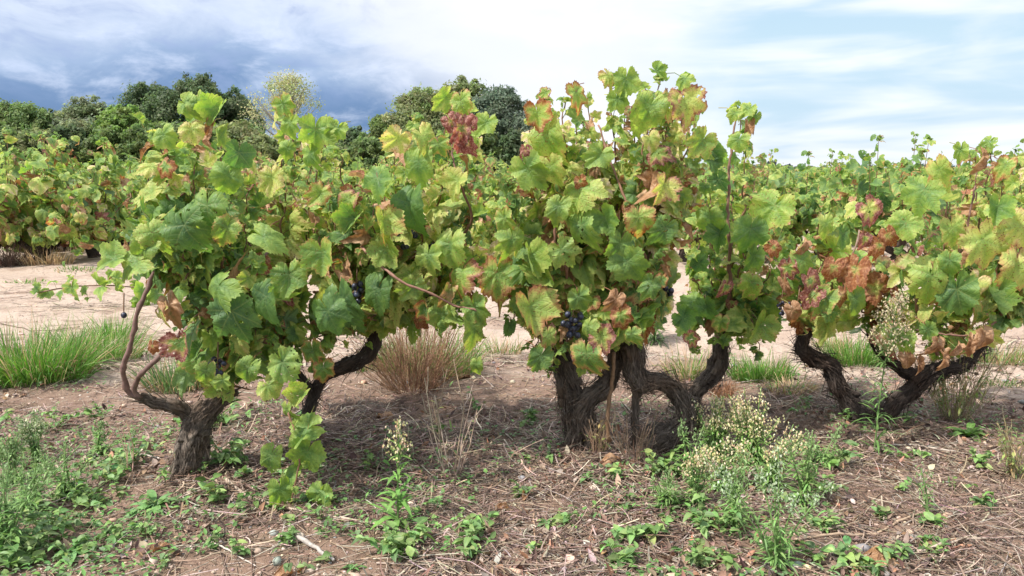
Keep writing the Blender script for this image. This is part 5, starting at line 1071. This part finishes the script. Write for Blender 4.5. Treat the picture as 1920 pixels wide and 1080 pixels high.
# ------------------------------------------------------------------ uncountable litter, pebbles and ground cover
def floor_points(n, g, ymax=5.5, bias=1.0):
    """points on the vineyard floor, denser close to the viewer and along the worked strip"""
    Y = 1.75 + (ymax - 1.75) * g.random(n) ** bias; X = (g.random(n) * 2 - 1) * (Y * .72 + .25)
    return X, Y
def litter():
    g = np.random.default_rng(1001); mb = MB(); n = 42000; X, Y = floor_points(n, g, 5.6, 1.7)
    k = (vnoise(X * 1.6, Y * 1.6, 9) + .6 * vnoise(X * 4, Y * 4, 10) + .22 * (np.abs(Y - 2.75) < .6) * (X < .9) > .72 + .55 * np.clip((Y - 3.2) / 1.6, 0, 1) + .25 * np.clip((X - 1.1) / .8, 0, 1) * (Y < 3)); X, Y = X[k], Y[k]; n = len(X)
    a = g.uniform(0, 6.28, n); A = np.stack([X, Y, H(X, Y) + .003 + g.random(n) * .012], 1)
    D = np.stack([np.cos(a), np.sin(a), g.normal(size=n) * .10], 1); L = g.uniform(.02, .15, n) * g.uniform(.4, 1, n)
    col = rcol([(.17, .11, .085), (.09, .062, .05), (.26, .19, .15), (.38, .31, .25), (.17, .11, .085)], n, .2, g)
    strips(mb, A, D, L, g.uniform(.0012, .0042, n), col, segs=4, droop=g.normal(size=n) * .05, curl=np.stack([-np.sin(a), np.cos(a), 0 * a], 1) * (g.normal(size=n) * .25)[:, None], prof='flat')
    n2 = 4200; X, Y = floor_points(n2, g, 4.5, 1.5); a = g.uniform(0, 6.28, n2); A = np.stack([X, Y, H(X, Y) + .004], 1); L = g.uniform(.03, .24, n2)[:, None] * np.stack([np.cos(a), np.sin(a), g.normal(size=n2) * .08], 1)
    sticks(mb, A, A + L, g.uniform(.0008, .0022, n2), rcol([(.42, .35, .29), (.26, .18, .13), (.34, .25, .18)], n2, .15, g), sag=g.normal(size=(n2, 3)) * .006)
    n = 14000; X = g.uniform(-1.15, 1.6, n); Y = 2.85 + g.normal(size=n) * .33 + (X > .9) * .2; k = vnoise(X * 3, Y * 3.5, 51) + .5 * vnoise(X * 9, Y * 9, 52) > .55; X, Y = X[k], Y[k]; n = len(X)
    a = g.uniform(0, 6.28, n); A = np.stack([X, Y, H(X, Y) + .003 + g.random(n) * .014], 1)
    strips(mb, A, np.stack([np.cos(a), np.sin(a), g.normal(size=n) * .14], 1), g.uniform(.02, .13, n), g.uniform(.0014, .005, n), rcol([(.17, .11, .085), (.09, .062, .05), (.28, .20, .15), (.46, .37, .29), (.22, .14, .10)], n, .2, g), segs=4, droop=g.normal(size=n) * .06, curl=np.stack([-np.sin(a), np.cos(a), 0 * a], 1) * (g.normal(size=n) * .3)[:, None], prof='flat')
    n = 15000; Y = 4.0 + 7.5 * g.random(n) ** 1.3; X = (g.random(n) * 2 - 1) * (Y * .7 + .3); k = vnoise(X * .9, Y * 1.5, 31) + .5 * vnoise(X * 4, Y * 4, 32) > .72; X, Y = X[k], Y[k]; n = len(X)
    a = g.normal(size=n) * .7 + (g.random(n) < .5) * 3.14; A = np.stack([X, Y, H(X, Y) + .006], 1)
    strips(mb, A, np.stack([np.cos(a), np.sin(a), g.normal(size=n) * .06], 1), g.uniform(.05, .28, n), g.uniform(.003, .008, n), rcol([(.24, .16, .12), (.38, .28, .21), (.50, .40, .31), (.14, .09, .07)], n, .2, g), segs=3, droop=.02, prof='flat')
    tag(mb.build('straw_litter', M_DRY), 'brown straw, stalks and fine twigs strewn on the soil', 'litter', kind='stuff')
    mb = MB(); n = 16000; X, Y = floor_points(n, g, 4.8, 1.6); k = vnoise(X * 2.1, Y * 2.6, 41) + .5 * vnoise(X * 7, Y * 7, 42) + .25 * (np.abs(Y - 2.9) < .4) > .82; X, Y = X[k], Y[k]; n = len(X); A = np.stack([X, Y, H(X, Y) + .002 + g.random(n) * .006], 1); a = g.uniform(0, 6.28, n)
    D = np.stack([np.cos(a), np.sin(a), g.uniform(-.2, .7, n)], 1); L = g.uniform(.006, .030, n)
    strips(mb, A, D, L, L * g.uniform(.4, .9, n), rcol([(.22, .145, .11), (.14, .09, .07), (.33, .23, .175), (.44, .35, .29), (.30, .16, .10), (.10, .07, .06)], n, .2, g), segs=3, droop=g.normal(size=n) * .5, prof='ovate', fold=.3, twist=.5)
    tag(mb.build('leaf_litter', M_DRY), 'crumbled brown dead leaf fragments covering the soil', 'litter', kind='stuff')
    import bmesh
    bm = bmesh.new(); bmesh.ops.create_icosphere(bm, subdivisions=1, radius=1); V0 = np.array([v.co[:] for v in bm.verts]); F0 = np.array([[v.index for v in f.verts] for f in bm.faces]); bm.free()
    mb = MB(); n = 9000; X, Y = floor_points(n, g, 6.5, 1.6); s = .0018 + .0045 * g.random(n) ** 2.2 + (g.random(n) < .03) * g.uniform(.004, .014, n)
    V = V0[None] * (1 + g.normal(size=(n, len(V0), 1)) * .18) * (s[:, None, None] * np.stack([g.uniform(.8, 1.5, n), g.uniform(.7, 1.2, n), g.uniform(.5, .9, n)], 1)[:, None]) + np.stack([X, Y, H(X, Y) + s * .25], 1)[:, None]
    mb.add(V.reshape(-1, 3), tris=(F0[None] + (np.arange(n) * len(V0))[:, None, None]).reshape(-1, 3), col=np.repeat(rcol([(.42, .32, .25), (.55, .44, .36), (.30, .22, .18), (.26, .25, .24), (.50, .34, .25)], n, .15, g), len(V0), 0))
    tag(mb.build('pebbles', M_STONE, smooth=False), 'small pebbles and grit scattered over the sandy soil', 'pebbles', kind='stuff')
    mb = MB(); n = 19000; X, Y = floor_points(n, g, 4.4, 1.5); d = vnoise(X * 1.9, Y * 2.4, 21) + .5 * vnoise(X * 6, Y * 6, 22) + .20 * (X < -.9) - .22 * ((X > 1.1) & (Y < 2.9)) - .35 * np.clip(Y - 3.1, 0, 1)
    k = d > .78; X, Y = X[k], Y[k]; n = len(X); A = np.stack([X, Y, H(X, Y) + g.uniform(.003, .03, n)], 1); a = g.uniform(0, 6.28, n); L = g.uniform(.009, .028, n)
    strips(mb, A, np.stack([np.cos(a), np.sin(a), g.uniform(0, .8, n)], 1), L, L * g.uniform(.3, .6, n), rcol([(.13, .26, .07), (.17, .32, .09), (.10, .20, .06), (.18, .26, .13)], n, .16, g), segs=3, droop=g.uniform(0, .5, n), prof='ovate', fold=.15)
    tag(mb.build('ground_cover_weeds', M_WEED), 'thin carpet of tiny green weed leaves between the litter', 'ground cover', kind='stuff')
litter()
